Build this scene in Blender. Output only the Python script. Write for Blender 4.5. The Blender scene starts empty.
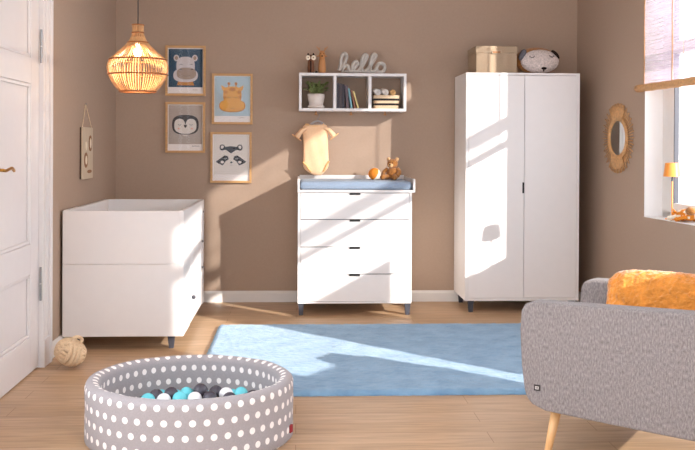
import bpy, bmesh, math, random
from mathutils import Vector, Matrix, noise
PI = math.pi
scene = bpy.context.scene
COL = scene.collection
random.seed(7)

# ------------------------------------------------------------------ camera
cam_d = bpy.data.cameras.new('camera'); cam = bpy.data.objects.new('camera', cam_d); COL.objects.link(cam)
scene.camera = cam
cam_d.sensor_fit = 'HORIZONTAL'; cam_d.sensor_width = 36.0
cam_d.lens = 979.62 / 695 * 36.0
cam_d.shift_y = -(225 - 151.2) / 695
cam_d.clip_start = 0.05; cam_d.clip_end = 200
YAW, PITCH, ROLL = 0.0515, 0.0055, 0.005
cam.matrix_world = (Matrix.Translation((0, 0, 1.2712)) @ Matrix.Rotation(-YAW, 4, 'Z')
                    @ Matrix.Rotation(PI / 2 - PITCH, 4, 'X') @ Matrix.Rotation(ROLL, 4, 'Z'))

# ------------------------------------------------------------------ world, sun, exposure
w = bpy.data.worlds.new('sky'); scene.world = w; w.use_nodes = True
bg = w.node_tree.nodes['Background']
bg.inputs['Color'].default_value = (0.89, 0.97, 1.08, 1)
# open sky: brighter on both window sides than straight behind the viewer
_tc = w.node_tree.nodes.new('ShaderNodeTexCoord'); _sx = w.node_tree.nodes.new('ShaderNodeSeparateXYZ')
w.node_tree.links.new(_tc.outputs['Generated'], _sx.inputs[0])
_sq = w.node_tree.nodes.new('ShaderNodeMath'); _sq.operation = 'MULTIPLY'
w.node_tree.links.new(_sx.outputs[0], _sq.inputs[0]); w.node_tree.links.new(_sx.outputs[0], _sq.inputs[1])
_ma = w.node_tree.nodes.new('ShaderNodeMath'); _ma.operation = 'MULTIPLY_ADD'; _ma.inputs[1].default_value = 5.5; _ma.inputs[2].default_value = 2.75
w.node_tree.links.new(_sq.outputs[0], _ma.inputs[0]); w.node_tree.links.new(_ma.outputs[0], bg.inputs['Strength'])
SUN = Vector((-0.95, 1.0, -0.485))
sd = bpy.data.lights.new('sun', 'SUN'); sun = bpy.data.objects.new('sun', sd); COL.objects.link(sun)
sd.energy = 10.0; sd.angle = math.radians(0.7); sd.color = (1.0, 0.96, 0.91)
sun.rotation_euler = SUN.to_track_quat('-Z', 'Y').to_euler(); sun.location = (6, 0, 4)
vs = scene.view_settings
vs.view_transform = 'Standard'; vs.look = 'None'; vs.gamma = 1; vs.use_curve_mapping = False
vs.exposure = -0.13

# ------------------------------------------------------------------ materials
def srgb(c):
    return tuple(((v / 255) / 12.92 if v / 255 <= 0.04045 else ((v / 255 + 0.055) / 1.055) ** 2.4) for v in c) + (1,)

def mat(name, rgb, rough=0.6, noise_scale=0, var=0.0, bump=0.0, bump_scale=None, metallic=0, coat=0, sheen=0, spec=0.5, stretch=None):
    """procedural principled material; rgb is the sRGB 0-255 albedo"""
    m = bpy.data.materials.new(name); m.use_nodes = True
    nt = m.node_tree; b = nt.nodes['Principled BSDF']
    c = srgb(rgb)
    b.inputs['Base Color'].default_value = c; b.inputs['Roughness'].default_value = rough
    b.inputs['Metallic'].default_value = metallic; b.inputs['Coat Weight'].default_value = coat
    b.inputs['Sheen Weight'].default_value = sheen; b.inputs['Specular IOR Level'].default_value = spec
    if noise_scale:
        tc = nt.nodes.new('ShaderNodeTexCoord'); mp = nt.nodes.new('ShaderNodeMapping')
        if stretch: mp.inputs['Scale'].default_value = stretch
        nt.links.new(tc.outputs['Object'], mp.inputs['Vector'])
        n = nt.nodes.new('ShaderNodeTexNoise'); n.inputs['Scale'].default_value = noise_scale; n.inputs['Detail'].default_value = 4
        nt.links.new(mp.outputs[0], n.inputs['Vector'])
        if var:
            r = nt.nodes.new('ShaderNodeValToRGB')
            r.color_ramp.elements[0].position = 0.3; r.color_ramp.elements[1].position = 0.7
            r.color_ramp.elements[0].color = tuple(max(0, v * (1 - var)) for v in c[:3]) + (1,)
            r.color_ramp.elements[1].color = tuple(min(1, v * (1 + var)) for v in c[:3]) + (1,)
            nt.links.new(n.outputs['Fac'], r.inputs[0]); nt.links.new(r.outputs[0], b.inputs['Base Color'])
        if bump:
            n2 = n
            if bump_scale:
                n2 = nt.nodes.new('ShaderNodeTexNoise'); n2.inputs['Scale'].default_value = bump_scale; n2.inputs['Detail'].default_value = 3
                nt.links.new(mp.outputs[0], n2.inputs['Vector'])
            bp = nt.nodes.new('ShaderNodeBump'); bp.inputs['Strength'].default_value = bump; bp.inputs['Distance'].default_value = 0.01
            nt.links.new(n2.outputs['Fac'], bp.inputs['Height']); nt.links.new(bp.outputs[0], b.inputs['Normal'])
    return m

M = {}
M['wall'] = mat('beige_paint', (178, 154, 135), 0.85, 60, 0.02, 0.15, 250, spec=0.2)
M['ceiling'] = mat('ceiling_paint', (225, 215, 205), 0.9, 30, 0.01, spec=0.2)
M['trim'] = mat('white_trim_paint', (228, 222, 216), 0.45, 20, 0.01)
M['white'] = mat('white_lacquer', (234, 229, 226), 0.38, 15, 0.008)
M['door'] = mat('white_door_paint', (226, 220, 218), 0.4, 15, 0.01)
M['legs'] = mat('dark_grey_paint', (62, 62, 70), 0.5, 30, 0.05)
M['black'] = mat('black_slot', (22, 20, 20), 0.6, 30, 0.05)
M['steel'] = mat('brushed_steel', (150, 150, 150), 0.35, 80, 0.05, metallic=1)
M['brass'] = mat('old_brass', (190, 140, 70), 0.3, 40, 0.06, metallic=1)
M['oak'] = mat('oak_wood', (205, 158, 104), 0.5, 18, 0.12, 0.1, stretch=(1, 1, 6))
M['beech'] = mat('beech_wood', (214, 165, 112), 0.45, 14, 0.1, 0.05, stretch=(6, 6, 1))
M['rattan'] = mat('rattan_cane', (206, 156, 104), 0.55, 60, 0.2, 0.2)
M['rattan_dark'] = mat('rattan_binding', (150, 92, 44), 0.6, 60, 0.2, 0.2)
M['chair'] = mat('heathered_grey_fabric', (131, 123, 121), 0.95, 190, 0.34, 0.4, 400, sheen=0.2, spec=0.1, stretch=(1, 1, 0.35))
M['pitfab'] = None
M['fur'] = mat('orange_faux_fur', (214, 136, 56), 0.9, 22, 0.22, 1.0, 70, sheen=0.5, spec=0.1)
M['mat_blue'] = mat('grey_blue_jersey', (150, 166, 186), 0.9, 200, 0.12, 0.4, sheen=0.2, spec=0.1)
M['cloth_yellow'] = mat('pale_yellow_cotton', (252, 208, 166), 0.9, 80, 0.04, 0.3, 120, sheen=0.2, spec=0.1)
M['cloth_trim'] = mat('apricot_ribbing', (244, 192, 132), 0.9, 80, 0.05, 0.3, spec=0.1)
M['hanger'] = mat('grey_hanger_paint', (170, 165, 165), 0.5, 30, 0.04)
M['jute'] = mat('natural_jute_rope', (240, 212, 176), 0.9, 150, 0.1, 0.6, 300, spec=0.1)
M['box'] = mat('beige_canvas', (172, 150, 126), 0.9, 220, 0.1, 0.3, spec=0.1)
M['boucle'] = mat('cream_boucle', (222, 208, 202), 1.0, 90, 0.22, 1.0, 110, spec=0.1)
M['brown_plush'] = mat('brown_plush', (168, 112, 58), 1.0, 70, 0.2, 0.8, 140, sheen=0.3, spec=0.1)
M['light_plush'] = mat('light_tan_plush', (222, 178, 130), 1.0, 70, 0.12, 0.6, 140, spec=0.1)
M['grey_plush'] = mat('grey_plush', (110, 108, 114), 1.0, 70, 0.15, 0.6, 140, spec=0.1)
M['dark_felt'] = mat('dark_felt', (40, 30, 28), 0.95, 70, 0.15, spec=0.1)
M['orange_felt'] = mat('orange_felt', (226, 138, 52), 0.95, 50, 0.1, 0.2, spec=0.1)
M['cream'] = mat('cream_felt', (240, 226, 204), 0.95, 50, 0.06, 0.2, spec=0.1)
M['pot'] = mat('white_ceramic', (226, 214, 204), 0.4, 30, 0.03)
M['soil'] = mat('potting_soil', (60, 44, 32), 1.0, 80, 0.3, 0.5)
M['leaf'] = mat('green_leaf', (140, 150, 92), 0.5, 40, 0.3)
M['walnut'] = mat('walnut_wood', (112, 68, 40), 0.5, 25, 0.25, stretch=(1, 1, 0.2))
M['oakfig'] = mat('light_turned_wood', (192, 134, 82), 0.5, 25, 0.15, stretch=(1, 1, 0.2))
M['letters'] = mat('pale_grey_paint', (190, 183, 174), 0.6, 40, 0.05)
M['basket'] = mat('woven_natural_basket', (236, 208, 172), 0.9, 90, 0.12, 0.6, 120, stretch=(1, 1, 4))
M['stripe'] = mat('black_basket_stripe', (38, 32, 32), 0.9, 90, 0.1)
M['towel'] = mat('white_terry', (236, 228, 220), 1.0, 120, 0.06, 0.6)
M['towel_tan'] = mat('tan_terry', (214, 168, 112), 1.0, 120, 0.1, 0.6)
M['cord'] = mat('black_cord', (44, 36, 32), 0.6, 60, 0.05)
M['ball_dark'] = mat('dark_grey_plastic', (70, 66, 76), 0.25, 10, 0.03)
M['ball_white'] = mat('white_plastic', (236, 234, 236), 0.25, 10, 0.01)
M['ball_turq'] = mat('turquoise_plastic', (104, 206, 218), 0.25, 10, 0.02)
M['red_tag'] = mat('dark_red_label', (150, 30, 40), 0.8, 60, 0.08)
M['tag_dark'] = mat('charcoal_label', (52, 44, 42), 0.8, 60, 0.05)
M['tag_white'] = mat('label_print', (214, 206, 200), 0.8, 60, 0.02)
M['lamp_orange'] = mat('orange_lacquer', (246, 156, 66), 0.4, 20, 0.02)
M['paper'] = mat('print_paper', (238, 228, 222), 0.7, 40, 0.01)
M['ink'] = mat('black_ink', (46, 38, 38), 0.8, 40, 0.05)
M['petrol'] = mat('petrol_print', (34, 68, 92), 0.8, 20, 0.06)
M['skyblue'] = mat('pale_blue_print', (176, 196, 204), 0.8, 20, 0.03)
M['taupe'] = mat('taupe_print', (176, 160, 148), 0.8, 20, 0.03)
M['linen'] = mat('pale_grey_print', (222, 212, 202), 0.8, 20, 0.02)
M['hippo'] = mat('hippo_grey_print', (206, 196, 194), 0.8, 20, 0.03)
M['hippo_snout'] = mat('hippo_brown_print', (160, 136, 118), 0.8, 20, 0.03)
M['giraffe'] = mat('ochre_print', (226, 164, 74), 0.8, 20, 0.04)
M['giraffe_dark'] = mat('dark_ochre_print', (196, 124, 44), 0.8, 20, 0.04)
M['pink'] = mat('blush_print', (226, 170, 150), 0.8, 20, 0.03)
M['board'] = mat('pale_plywood', (206, 186, 160), 0.7, 30, 0.06, stretch=(1, 1, 0.3))
M['board_brown'] = mat('brown_board_print', (150, 104, 66), 0.7, 30, 0.08)
M['board_edge'] = mat('dark_board_edge', (84, 64, 52), 0.7, 30, 0.08)
BOOKC = [(58, 54, 62), (74, 62, 64), (52, 50, 60), (98, 84, 90), (120, 168, 176), (150, 98, 76), (226, 206, 140)]
for i, c in enumerate(BOOKC): M['book%d' % i] = mat('book_cover', c, 0.6, 30, 0.05)
M['mattress'] = mat('cot_mattress_cotton', (236, 232, 228), 0.9, 60, 0.02, 0.2)

def floor_material():
    m = bpy.data.materials.new('oak_planks'); m.use_nodes = True; nt = m.node_tree; b = nt.nodes['Principled BSDF']
    tc = nt.nodes.new('ShaderNodeTexCoord')
    br = nt.nodes.new('ShaderNodeTexBrick'); br.offset = 0.37; br.inputs['Scale'].default_value = 1
    br.inputs['Brick Width'].default_value = 1.35; br.inputs['Row Height'].default_value = 0.16
    br.inputs['Mortar Size'].default_value = 0.0016; br.inputs['Mortar Smooth'].default_value = 0.3
    br.inputs['Color1'].default_value = srgb((202, 170, 138)); br.inputs['Color2'].default_value = srgb((188, 154, 118))
    br.inputs['Mortar'].default_value = srgb((150, 112, 76))
    nt.links.new(tc.outputs['Object'], br.inputs['Vector'])
    mp = nt.nodes.new('ShaderNodeMapping'); mp.inputs['Scale'].default_value = (1.2, 11, 1)
    nt.links.new(tc.outputs['Object'], mp.inputs['Vector'])
    n = nt.nodes.new('ShaderNodeTexNoise'); n.inputs['Scale'].default_value = 2.6; n.inputs['Detail'].default_value = 7; n.inputs['Distortion'].default_value = 0.8
    nt.links.new(mp.outputs[0], n.inputs['Vector'])
    r = nt.nodes.new('ShaderNodeValToRGB'); r.color_ramp.elements[0].position = 0.3; r.color_ramp.elements[1].position = 0.72
    r.color_ramp.elements[0].color = (0.70, 0.66, 0.62, 1); r.color_ramp.elements[1].color = (1.08, 1.06, 1.04, 1)
    nt.links.new(n.outputs['Fac'], r.inputs[0])
    mx = nt.nodes.new('ShaderNodeMix'); mx.data_type = 'RGBA'; mx.blend_type = 'MULTIPLY'; mx.inputs[0].default_value = 0.85
    nt.links.new(br.outputs['Color'], mx.inputs[6]); nt.links.new(r.outputs[0], mx.inputs[7])
    nt.links.new(mx.outputs[2], b.inputs['Base Color']); b.inputs['Roughness'].default_value = 0.42
    bp = nt.nodes.new('ShaderNodeBump'); bp.inputs['Strength'].default_value = 0.08; bp.inputs['Distance'].default_value = 0.01
    nt.links.new(n.outputs['Fac'], bp.inputs['Height']); nt.links.new(bp.outputs[0], b.inputs['Normal'])
    return m
M['floor'] = floor_material()

def rug_material():
    m = bpy.data.materials.new('blue_shag'); m.use_nodes = True; nt = m.node_tree; b = nt.nodes['Principled BSDF']
    tc = nt.nodes.new('ShaderNodeTexCoord')
    n = nt.nodes.new('ShaderNodeTexNoise'); n.inputs['Scale'].default_value = 7; n.inputs['Detail'].default_value = 6
    n2 = nt.nodes.new('ShaderNodeTexNoise'); n2.inputs['Scale'].default_value = 160; n2.inputs['Detail'].default_value = 3
    nt.links.new(tc.outputs['Object'], n.inputs['Vector']); nt.links.new(tc.outputs['Object'], n2.inputs['Vector'])
    r = nt.nodes.new('ShaderNodeValToRGB'); r.color_ramp.elements[0].position = 0.35; r.color_ramp.elements[1].position = 0.65
    r.color_ramp.elements[0].color = srgb((112, 150, 182)); r.color_ramp.elements[1].color = srgb((134, 170, 198))
    nt.links.new(n.outputs['Fac'], r.inputs[0]); nt.links.new(r.outputs[0], b.inputs['Base Color'])
    b.inputs['Roughness'].default_value = 1; b.inputs['Sheen Weight'].default_value = 0.3; b.inputs['Specular IOR Level'].default_value = 0.05
    bp = nt.nodes.new('ShaderNodeBump'); bp.inputs['Strength'].default_value = 0.5; bp.inputs['Distance'].default_value = 0.01
    nt.links.new(n2.outputs['Fac'], bp.inputs['Height']); nt.links.new(bp.outputs[0], b.inputs['Normal'])
    return m
M['rug'] = rug_material()

def dot_material():
    """grey jersey with a staggered lattice of white dots, driven by the mesh UVs (one unit = one dot spacing)"""
    m = bpy.data.materials.new('grey_polka_dot_jersey'); m.use_nodes = True; nt = m.node_tree; b = nt.nodes['Principled BSDF']
    uv = nt.nodes.new('ShaderNodeTexCoord'); sep = nt.nodes.new('ShaderNodeSeparateXYZ'); nt.links.new(uv.outputs['UV'], sep.inputs[0])
    def math_(op, a, bb=None):
        n = nt.nodes.new('ShaderNodeMath'); n.operation = op
        for i, v in enumerate((a, bb)):
            if v is None: continue
            if isinstance(v, (int, float)): n.inputs[i].default_value = v
            else: nt.links.new(v, n.inputs[i])
        return n.outputs[0]
    def lattice(ox, oy):
        u = math_('SUBTRACT', math_('FRACT', math_('ADD', sep.outputs[0], ox)), 0.5)
        v = math_('SUBTRACT', math_('FRACT', math_('ADD', sep.outputs[1], oy)), 0.5)
        u = math_('MULTIPLY', u, 0.0565); v = math_('MULTIPLY', v, 0.12)
        return math_('SQRT', math_('ADD', math_('MULTIPLY', u, u), math_('MULTIPLY', v, v)))
    d = math_('MINIMUM', lattice(0, 0), lattice(0.5, 0.5))
    f = math_('LESS_THAN', d, 0.0138)
    n = nt.nodes.new('ShaderNodeTexNoise'); n.inputs['Scale'].default_value = 150
    tc = nt.nodes.new('ShaderNodeTexCoord'); nt.links.new(tc.outputs['Object'], n.inputs['Vector'])
    r = nt.nodes.new('ShaderNodeValToRGB'); r.color_ramp.elements[0].color = srgb((150, 144, 145)); r.color_ramp.elements[1].color = srgb((168, 161, 162))
    nt.links.new(n.outputs['Fac'], r.inputs[0])
    mx = nt.nodes.new('ShaderNodeMix'); mx.data_type = 'RGBA'; nt.links.new(f, mx.inputs[0]); nt.links.new(r.outputs[0], mx.inputs[6])
    mx.inputs[7].default_value = srgb((240, 232, 228)); nt.links.new(mx.outputs[2], b.inputs['Base Color'])
    b.inputs['Roughness'].default_value = 0.9; b.inputs['Specular IOR Level'].default_value = 0.15; b.inputs['Sheen Weight'].default_value = 0.15
    return m
M['pitfab'] = dot_material()

def blind_material():
    m = bpy.data.materials.new('sheer_paper_weave'); m.use_nodes = True; nt = m.node_tree; nt.nodes.clear()
    out = nt.nodes.new('ShaderNodeOutputMaterial'); tc = nt.nodes.new('ShaderNodeTexCoord')
    mp = nt.nodes.new('ShaderNodeMapping'); mp.inputs['Scale'].default_value = (1, 1.5, 110); nt.links.new(tc.outputs['Object'], mp.inputs['Vector'])
    n = nt.nodes.new('ShaderNodeTexNoise'); n.inputs['Scale'].default_value = 1.6; n.inputs['Detail'].default_value = 3; nt.links.new(mp.outputs[0], n.inputs['Vector'])
    r = nt.nodes.new('ShaderNodeValToRGB'); r.color_ramp.elements[0].position = 0.36; r.color_ramp.elements[1].position = 0.6
    r.color_ramp.elements[0].color = (0.22, 0.22, 0.22, 1); r.color_ramp.elements[1].color = (0.62, 0.62, 0.62, 1)
    nt.links.new(n.outputs['Fac'], r.inputs[0])
    tr = nt.nodes.new('ShaderNodeBsdfTransparent'); tl = nt.nodes.new('ShaderNodeBsdfTranslucent'); tl.inputs[0].default_value = srgb((188, 170, 182))
    df = nt.nodes.new('ShaderNodeBsdfDiffuse'); df.inputs[0].default_value = srgb((186, 170, 178))
    m1 = nt.nodes.new('ShaderNodeMixShader'); m1.inputs[0].default_value = 0.5; nt.links.new(tl.outputs[0], m1.inputs[1]); nt.links.new(df.outputs[0], m1.inputs[2])
    m2 = nt.nodes.new('ShaderNodeMixShader'); nt.links.new(r.outputs[0], m2.inputs[0]); nt.links.new(m1.outputs[0], m2.inputs[1]); nt.links.new(tr.outputs[0], m2.inputs[2])
    nt.links.new(m2.outputs[0], out.inputs[0]); return m
M['blind'] = blind_material()

def glass_material(name, fac=0.06, tint=(1, 1, 1, 1)):
    m = bpy.data.materials.new(name); m.use_nodes = True; nt = m.node_tree; nt.nodes.clear()
    out = nt.nodes.new('ShaderNodeOutputMaterial')
    tr = nt.nodes.new('ShaderNodeBsdfTransparent'); tr.inputs[0].default_value = tint
    gl = nt.nodes.new('ShaderNodeBsdfGlossy'); gl.inputs['Roughness'].default_value = 0.02
    mx = nt.nodes.new('ShaderNodeMixShader'); mx.inputs[0].default_value = fac
    nt.links.new(tr.outputs[0], mx.inputs[1]); nt.links.new(gl.outputs[0], mx.inputs[2]); nt.links.new(mx.outputs[0], out.inputs[0]); return m
M['glass'] = glass_material('clear_glass', 0.05); M['pglass'] = glass_material('picture_glass', 0.014)
M['mirror'] = mat('mirror_silver', (235, 238, 236), 0.03, 10, 0.0, metallic=1)
def emission(name, col, s):
    m = bpy.data.materials.new(name); m.use_nodes = True; nt = m.node_tree; b = nt.nodes['Principled BSDF']
    b.inputs['Base Color'].default_value = col; b.inputs['Emission Color'].default_value = col; b.inputs['Emission Strength'].default_value = s; return m
M['bulb'] = emission('lit_bulb', (1, 0.8, 0.55, 1), 10)

# ------------------------------------------------------------------ helpers
def link(name, bm, m, parent=None, smooth=False, loc=None, rot=None, recalc=True):
    if recalc: bmesh.ops.recalc_face_normals(bm, faces=bm.faces)
    me = bpy.data.meshes.new(name); bm.to_mesh(me); bm.free()
    for x in (m if isinstance(m, (list, tuple)) else [m]): me.materials.append(x)
    if smooth:
        for p in me.polygons: p.use_smooth = True
    o = bpy.data.objects.new(name, me); COL.objects.link(o)
    if parent: o.parent = parent
    if loc: o.location = loc
    if rot: o.rotation_euler = rot
    return o
def tag(o, label, cat, group=None, kind=None):
    o['label'] = label; o['category'] = cat
    if group: o['group'] = group
    if kind: o['kind'] = kind
    return o
def thing(name, label, cat, loc=(0, 0, 0), rotz=0, group=None, rot=None):
    o = bpy.data.objects.new(name, None); COL.objects.link(o); o.empty_display_size = 0.1
    o.location = loc; o.rotation_euler = rot or (0, 0, rotz)
    return tag(o, label, cat, group)
def struct(name, bm, m, parent=None, **k):
    o = link(name, bm, m, parent, **k)
    if not parent: o['kind'] = 'structure'
    return o
def NB(): return bmesh.new()
def box(bm, x0, x1, y0, y1, z0, z1, mi=0):
    vs_ = [bm.verts.new(p) for p in ((x0, y0, z0), (x1, y0, z0), (x1, y1, z0), (x0, y1, z0), (x0, y0, z1), (x1, y0, z1), (x1, y1, z1), (x0, y1, z1))]
    for f in ((0, 3, 2, 1), (4, 5, 6, 7), (0, 1, 5, 4), (1, 2, 6, 5), (2, 3, 7, 6), (3, 0, 4, 7)):
        fc = bm.faces.new([vs_[i] for i in f]); fc.material_index = mi
    return bm
def bevel(o, wd=0.003, seg=2, ang=0.6):
    md = o.modifiers.new('bevel', 'BEVEL'); md.width = wd; md.segments = seg; md.limit_method = 'ANGLE'; md.angle_limit = ang
    return o
def subd(o, n=2):
    md = o.modifiers.new('subd', 'SUBSURF'); md.levels = n; md.render_levels = n; return o
def tube(bm, pts, r, seg=8, mi=0, closed=False, flat=1.0, cap=True):
    """swept tube through 3-D points; r may be a list"""
    pts = [Vector(p) for p in pts]; n = len(pts); rings = []
    prev = None
    for i, p in enumerate(pts):
        if closed: t = pts[(i + 1) % n] - pts[i - 1]
        else: t = pts[min(i + 1, n - 1)] - pts[max(i - 1, 0)]
        t.normalize()
        if prev is None:
            ref = Vector((0, 0, 1)) if abs(t.z) < 0.9 else Vector((0, 1, 0))
            a = t.cross(ref).normalized()
        else:
            a = (prev - t * prev.dot(t)).normalized()
        prev = a; b = t.cross(a)
        rr = r[i] if isinstance(r, (list, tuple)) else r
        rings.append([bm.verts.new(p + a * math.cos(2 * PI * k / seg) * rr + b * math.sin(2 * PI * k / seg) * rr * flat) for k in range(seg)])
    m = n if closed else n - 1
    for i in range(m):
        A, B = rings[i], rings[(i + 1) % n]
        for k in range(seg):
            f = bm.faces.new((A[k], A[(k + 1) % seg], B[(k + 1) % seg], B[k])); f.material_index = mi
    if cap and not closed:
        for R_ in (rings[0], rings[-1]):
            f = bm.faces.new(R_); f.material_index = mi
    return bm
def lathe(bm, prof, seg=32, mi=0, cx=0, cy=0, sy=1.0):
    rings = []
    for r, z in prof:
        if r < 1e-6: rings.append([bm.verts.new((cx, cy, z))])
        else: rings.append([bm.verts.new((cx + r * math.cos(2 * PI * k / seg), cy + sy * r * math.sin(2 * PI * k / seg), z)) for k in range(seg)])
    for A, B in zip(rings, rings[1:]):
        for k in range(seg):
            k2 = (k + 1) % seg
            if len(A) == 1 and len(B) == 1: continue
            if len(A) == 1: f = bm.faces.new((A[0], B[k], B[k2]))
            elif len(B) == 1: f = bm.faces.new((A[k], B[0], A[k2]))
            else: f = bm.faces.new((A[k], B[k], B[k2], A[k2]))
            f.material_index = mi
    return bm
def prism(bm, pts, y0, y1, mi=0, plane='xz'):
    """extrude a 2-D polygon between two depths"""
    def v(p, d):
        return {'xz': (p[0], d, p[1]), 'xy': (p[0], p[1], d), 'yz': (d, p[0], p[1])}[plane]
    A = [bm.verts.new(v(p, y0)) for p in pts]; B = [bm.verts.new(v(p, y1)) for p in pts]
    n = len(pts)
    bm.faces.new(A).material_index = mi; bm.faces.new(B[::-1]).material_index = mi
    for i in range(n):
        bm.faces.new((A[i], B[i], B[(i + 1) % n], A[(i + 1) % n])).material_index = mi
    return bm
def ellips(cx, cz, rx, rz, n=24, a0=0, a1=2 * PI, p=2.0):
    out = []
    for k in range(n):
        t = a0 + (a1 - a0) * k / (n if abs(a1 - a0 - 2 * PI) < 1e-6 else n - 1)
        c, s = math.cos(t), math.sin(t)
        out.append((cx + rx * math.copysign(abs(c) ** (2 / p), c), cz + rz * math.copysign(abs(s) ** (2 / p), s)))
    return out
def sphere(bm, c, r, seg=20, mi=0, sc=(1, 1, 1), rings=None):
    rings = rings or seg // 2
    P = []
    for i in range(rings + 1):
        t = PI * i / rings
        if i in (0, rings): P.append([bm.verts.new((c[0], c[1], c[2] + r * sc[2] * math.cos(t)))])
        else: P.append([bm.verts.new((c[0] + r * sc[0] * math.sin(t) * math.cos(2 * PI * k / seg), c[1] + r * sc[1] * math.sin(t) * math.sin(2 * PI * k / seg), c[2] + r * sc[2] * math.cos(t))) for k in range(seg)])
    for A, B in zip(P, P[1:]):
        for k in range(seg):
            k2 = (k + 1) % seg
            if len(A) == 1: f = bm.faces.new((A[0], B[k], B[k2]))
            elif len(B) == 1: f = bm.faces.new((A[k], B[0], A[k2]))
            else: f = bm.faces.new((A[k], B[k], B[k2], A[k2]))
            f.material_index = mi
    return bm
def smoothpath(P, n=8):
    P = [Vector(p) for p in P]; out = []
    for i in range(len(P) - 1):
        p0, p1, p2, p3 = P[max(i - 1, 0)], P[i], P[i + 1], P[min(i + 2, len(P) - 1)]
        for k in range(n):
            t = k / n
            out.append(0.5 * ((2 * p1) + (p2 - p0) * t + (2 * p0 - 5 * p1 + 4 * p2 - p3) * t * t + (-p0 + 3 * p1 - 3 * p2 + p3) * t ** 3))
    out.append(P[-1]); return out
def tapered_leg(bm, x, y, z0, z1, w0, w1, dx=0, dy=0):
    """square leg: w1 wide at the top, w0 at the foot, foot offset by dx, dy"""
    A = [bm.verts.new((x + dx + sx * w0 / 2, y + dy + sy * w0 / 2, z0)) for sx, sy in ((-1, -1), (1, -1), (1, 1), (-1, 1))]
    B = [bm.verts.new((x + sx * w1 / 2, y + sy * w1 / 2, z1)) for sx, sy in ((-1, -1), (1, -1), (1, 1), (-1, 1))]
    bm.faces.new(A[::-1]); bm.faces.new(B)
    for i in range(4): bm.faces.new((A[i], A[(i + 1) % 4], B[(i + 1) % 4], B[i]))
    return bm

# ------------------------------------------------------------------ the room
XL, YB, H = -1.46, 7.98, 3.1
TH = math.atan(0.07)                      # the window wall stands 4 degrees off square
CR = Vector((2.305, YB, 0))               # its far corner
def W(s, n, z):                           # s = metres from the far corner along the window wall, n = outward
    return Vector((CR.x + s * math.sin(TH) + n * math.cos(TH), CR.y - s * math.cos(TH) + n * math.sin(TH), z))
bm = NB(); box(bm, XL - 0.15, 3.6, -1.5, YB + 0.15, -0.1, 0); struct('floor', bm, M['floor'])
bm = NB(); prism(bm, [(XL - 0.15, 0.2), (3.08, 0.2), (2.53, YB + 0.15), (XL - 0.15, YB + 0.15)], H, H + 0.1, plane='xy'); struct('ceiling', bm, M['ceiling'])
bm = NB(); box(bm, XL - 0.15, 2.6, YB, YB + 0.15, 0, H); struct('wall_back', bm, M['wall'])
# left wall with the door opening y 4.72 .. 5.66
D0, D1, DT = 4.66, 5.66, 2.32
bm = NB(); box(bm, XL - 0.15, XL, D1, YB, 0, H); box(bm, XL - 0.15, XL, -1.0, 0.4, 0, H); box(bm, XL - 0.15, XL, 4.2, D0, 0, H); box(bm, XL - 0.15, XL, 0.4, 4.2, 0, 0.35); box(bm, XL - 0.15, XL, 0.4, 4.2, 2.9, H); box(bm, XL - 0.15, XL, D0, D1, DT, H)
struct('wall_left', bm, M['wall'])
# right wall: local x = outward, local y = -s
RT = 0.24
WA, WB_, WZ0, WZ1 = 1.328, 3.85, 0.791, 2.75       # the visible window
VA, VB, VZ0, VZ1 = 4.08, 5.9, 0.06, 2.7           # unseen balcony door further forward, placed to throw sun on the rug
bm = NB()
def rw(s0, s1, z0, z1): box(bm, 0, RT, -s1, -s0, z0, z1)
rw(-0.15, WA, 0, H); rw(WA, WB_, 0, WZ0); rw(WA, WB_, WZ1, H); rw(WB_, VA, 0, H); rw(VA, VB, 0, VZ0); rw(VA, VB, VZ1, H); rw(VB, 9.2, 0, H)
wr = struct('wall_right', bm, M['wall'], loc=CR, rot=(0, 0, TH))
# baseboards
def bb_profile(): return [(0, 0), (0.018, 0), (0.018, 0.07), (0.012, 0.082), (0.008, 0.09), (0, 0.09)]
bm = NB(); prism(bm, [(YB - a, z) for a, z in bb_profile()], XL, 2.30, plane='yz'); struct('baseboard_back', bm, M['trim'])
bm = NB(); prism(bm, [(XL + a, z) for a, z in bb_profile()], 5.835, YB, plane='xz'); struct('baseboard_left', bm, M['trim'])
bm = NB(); prism(bm, [(-a, z) for a, z in bb_profile()], -VA, 0, plane='xz'); struct('baseboard_right', bm, M['trim'], loc=CR, rot=(0, 0, TH))

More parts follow.
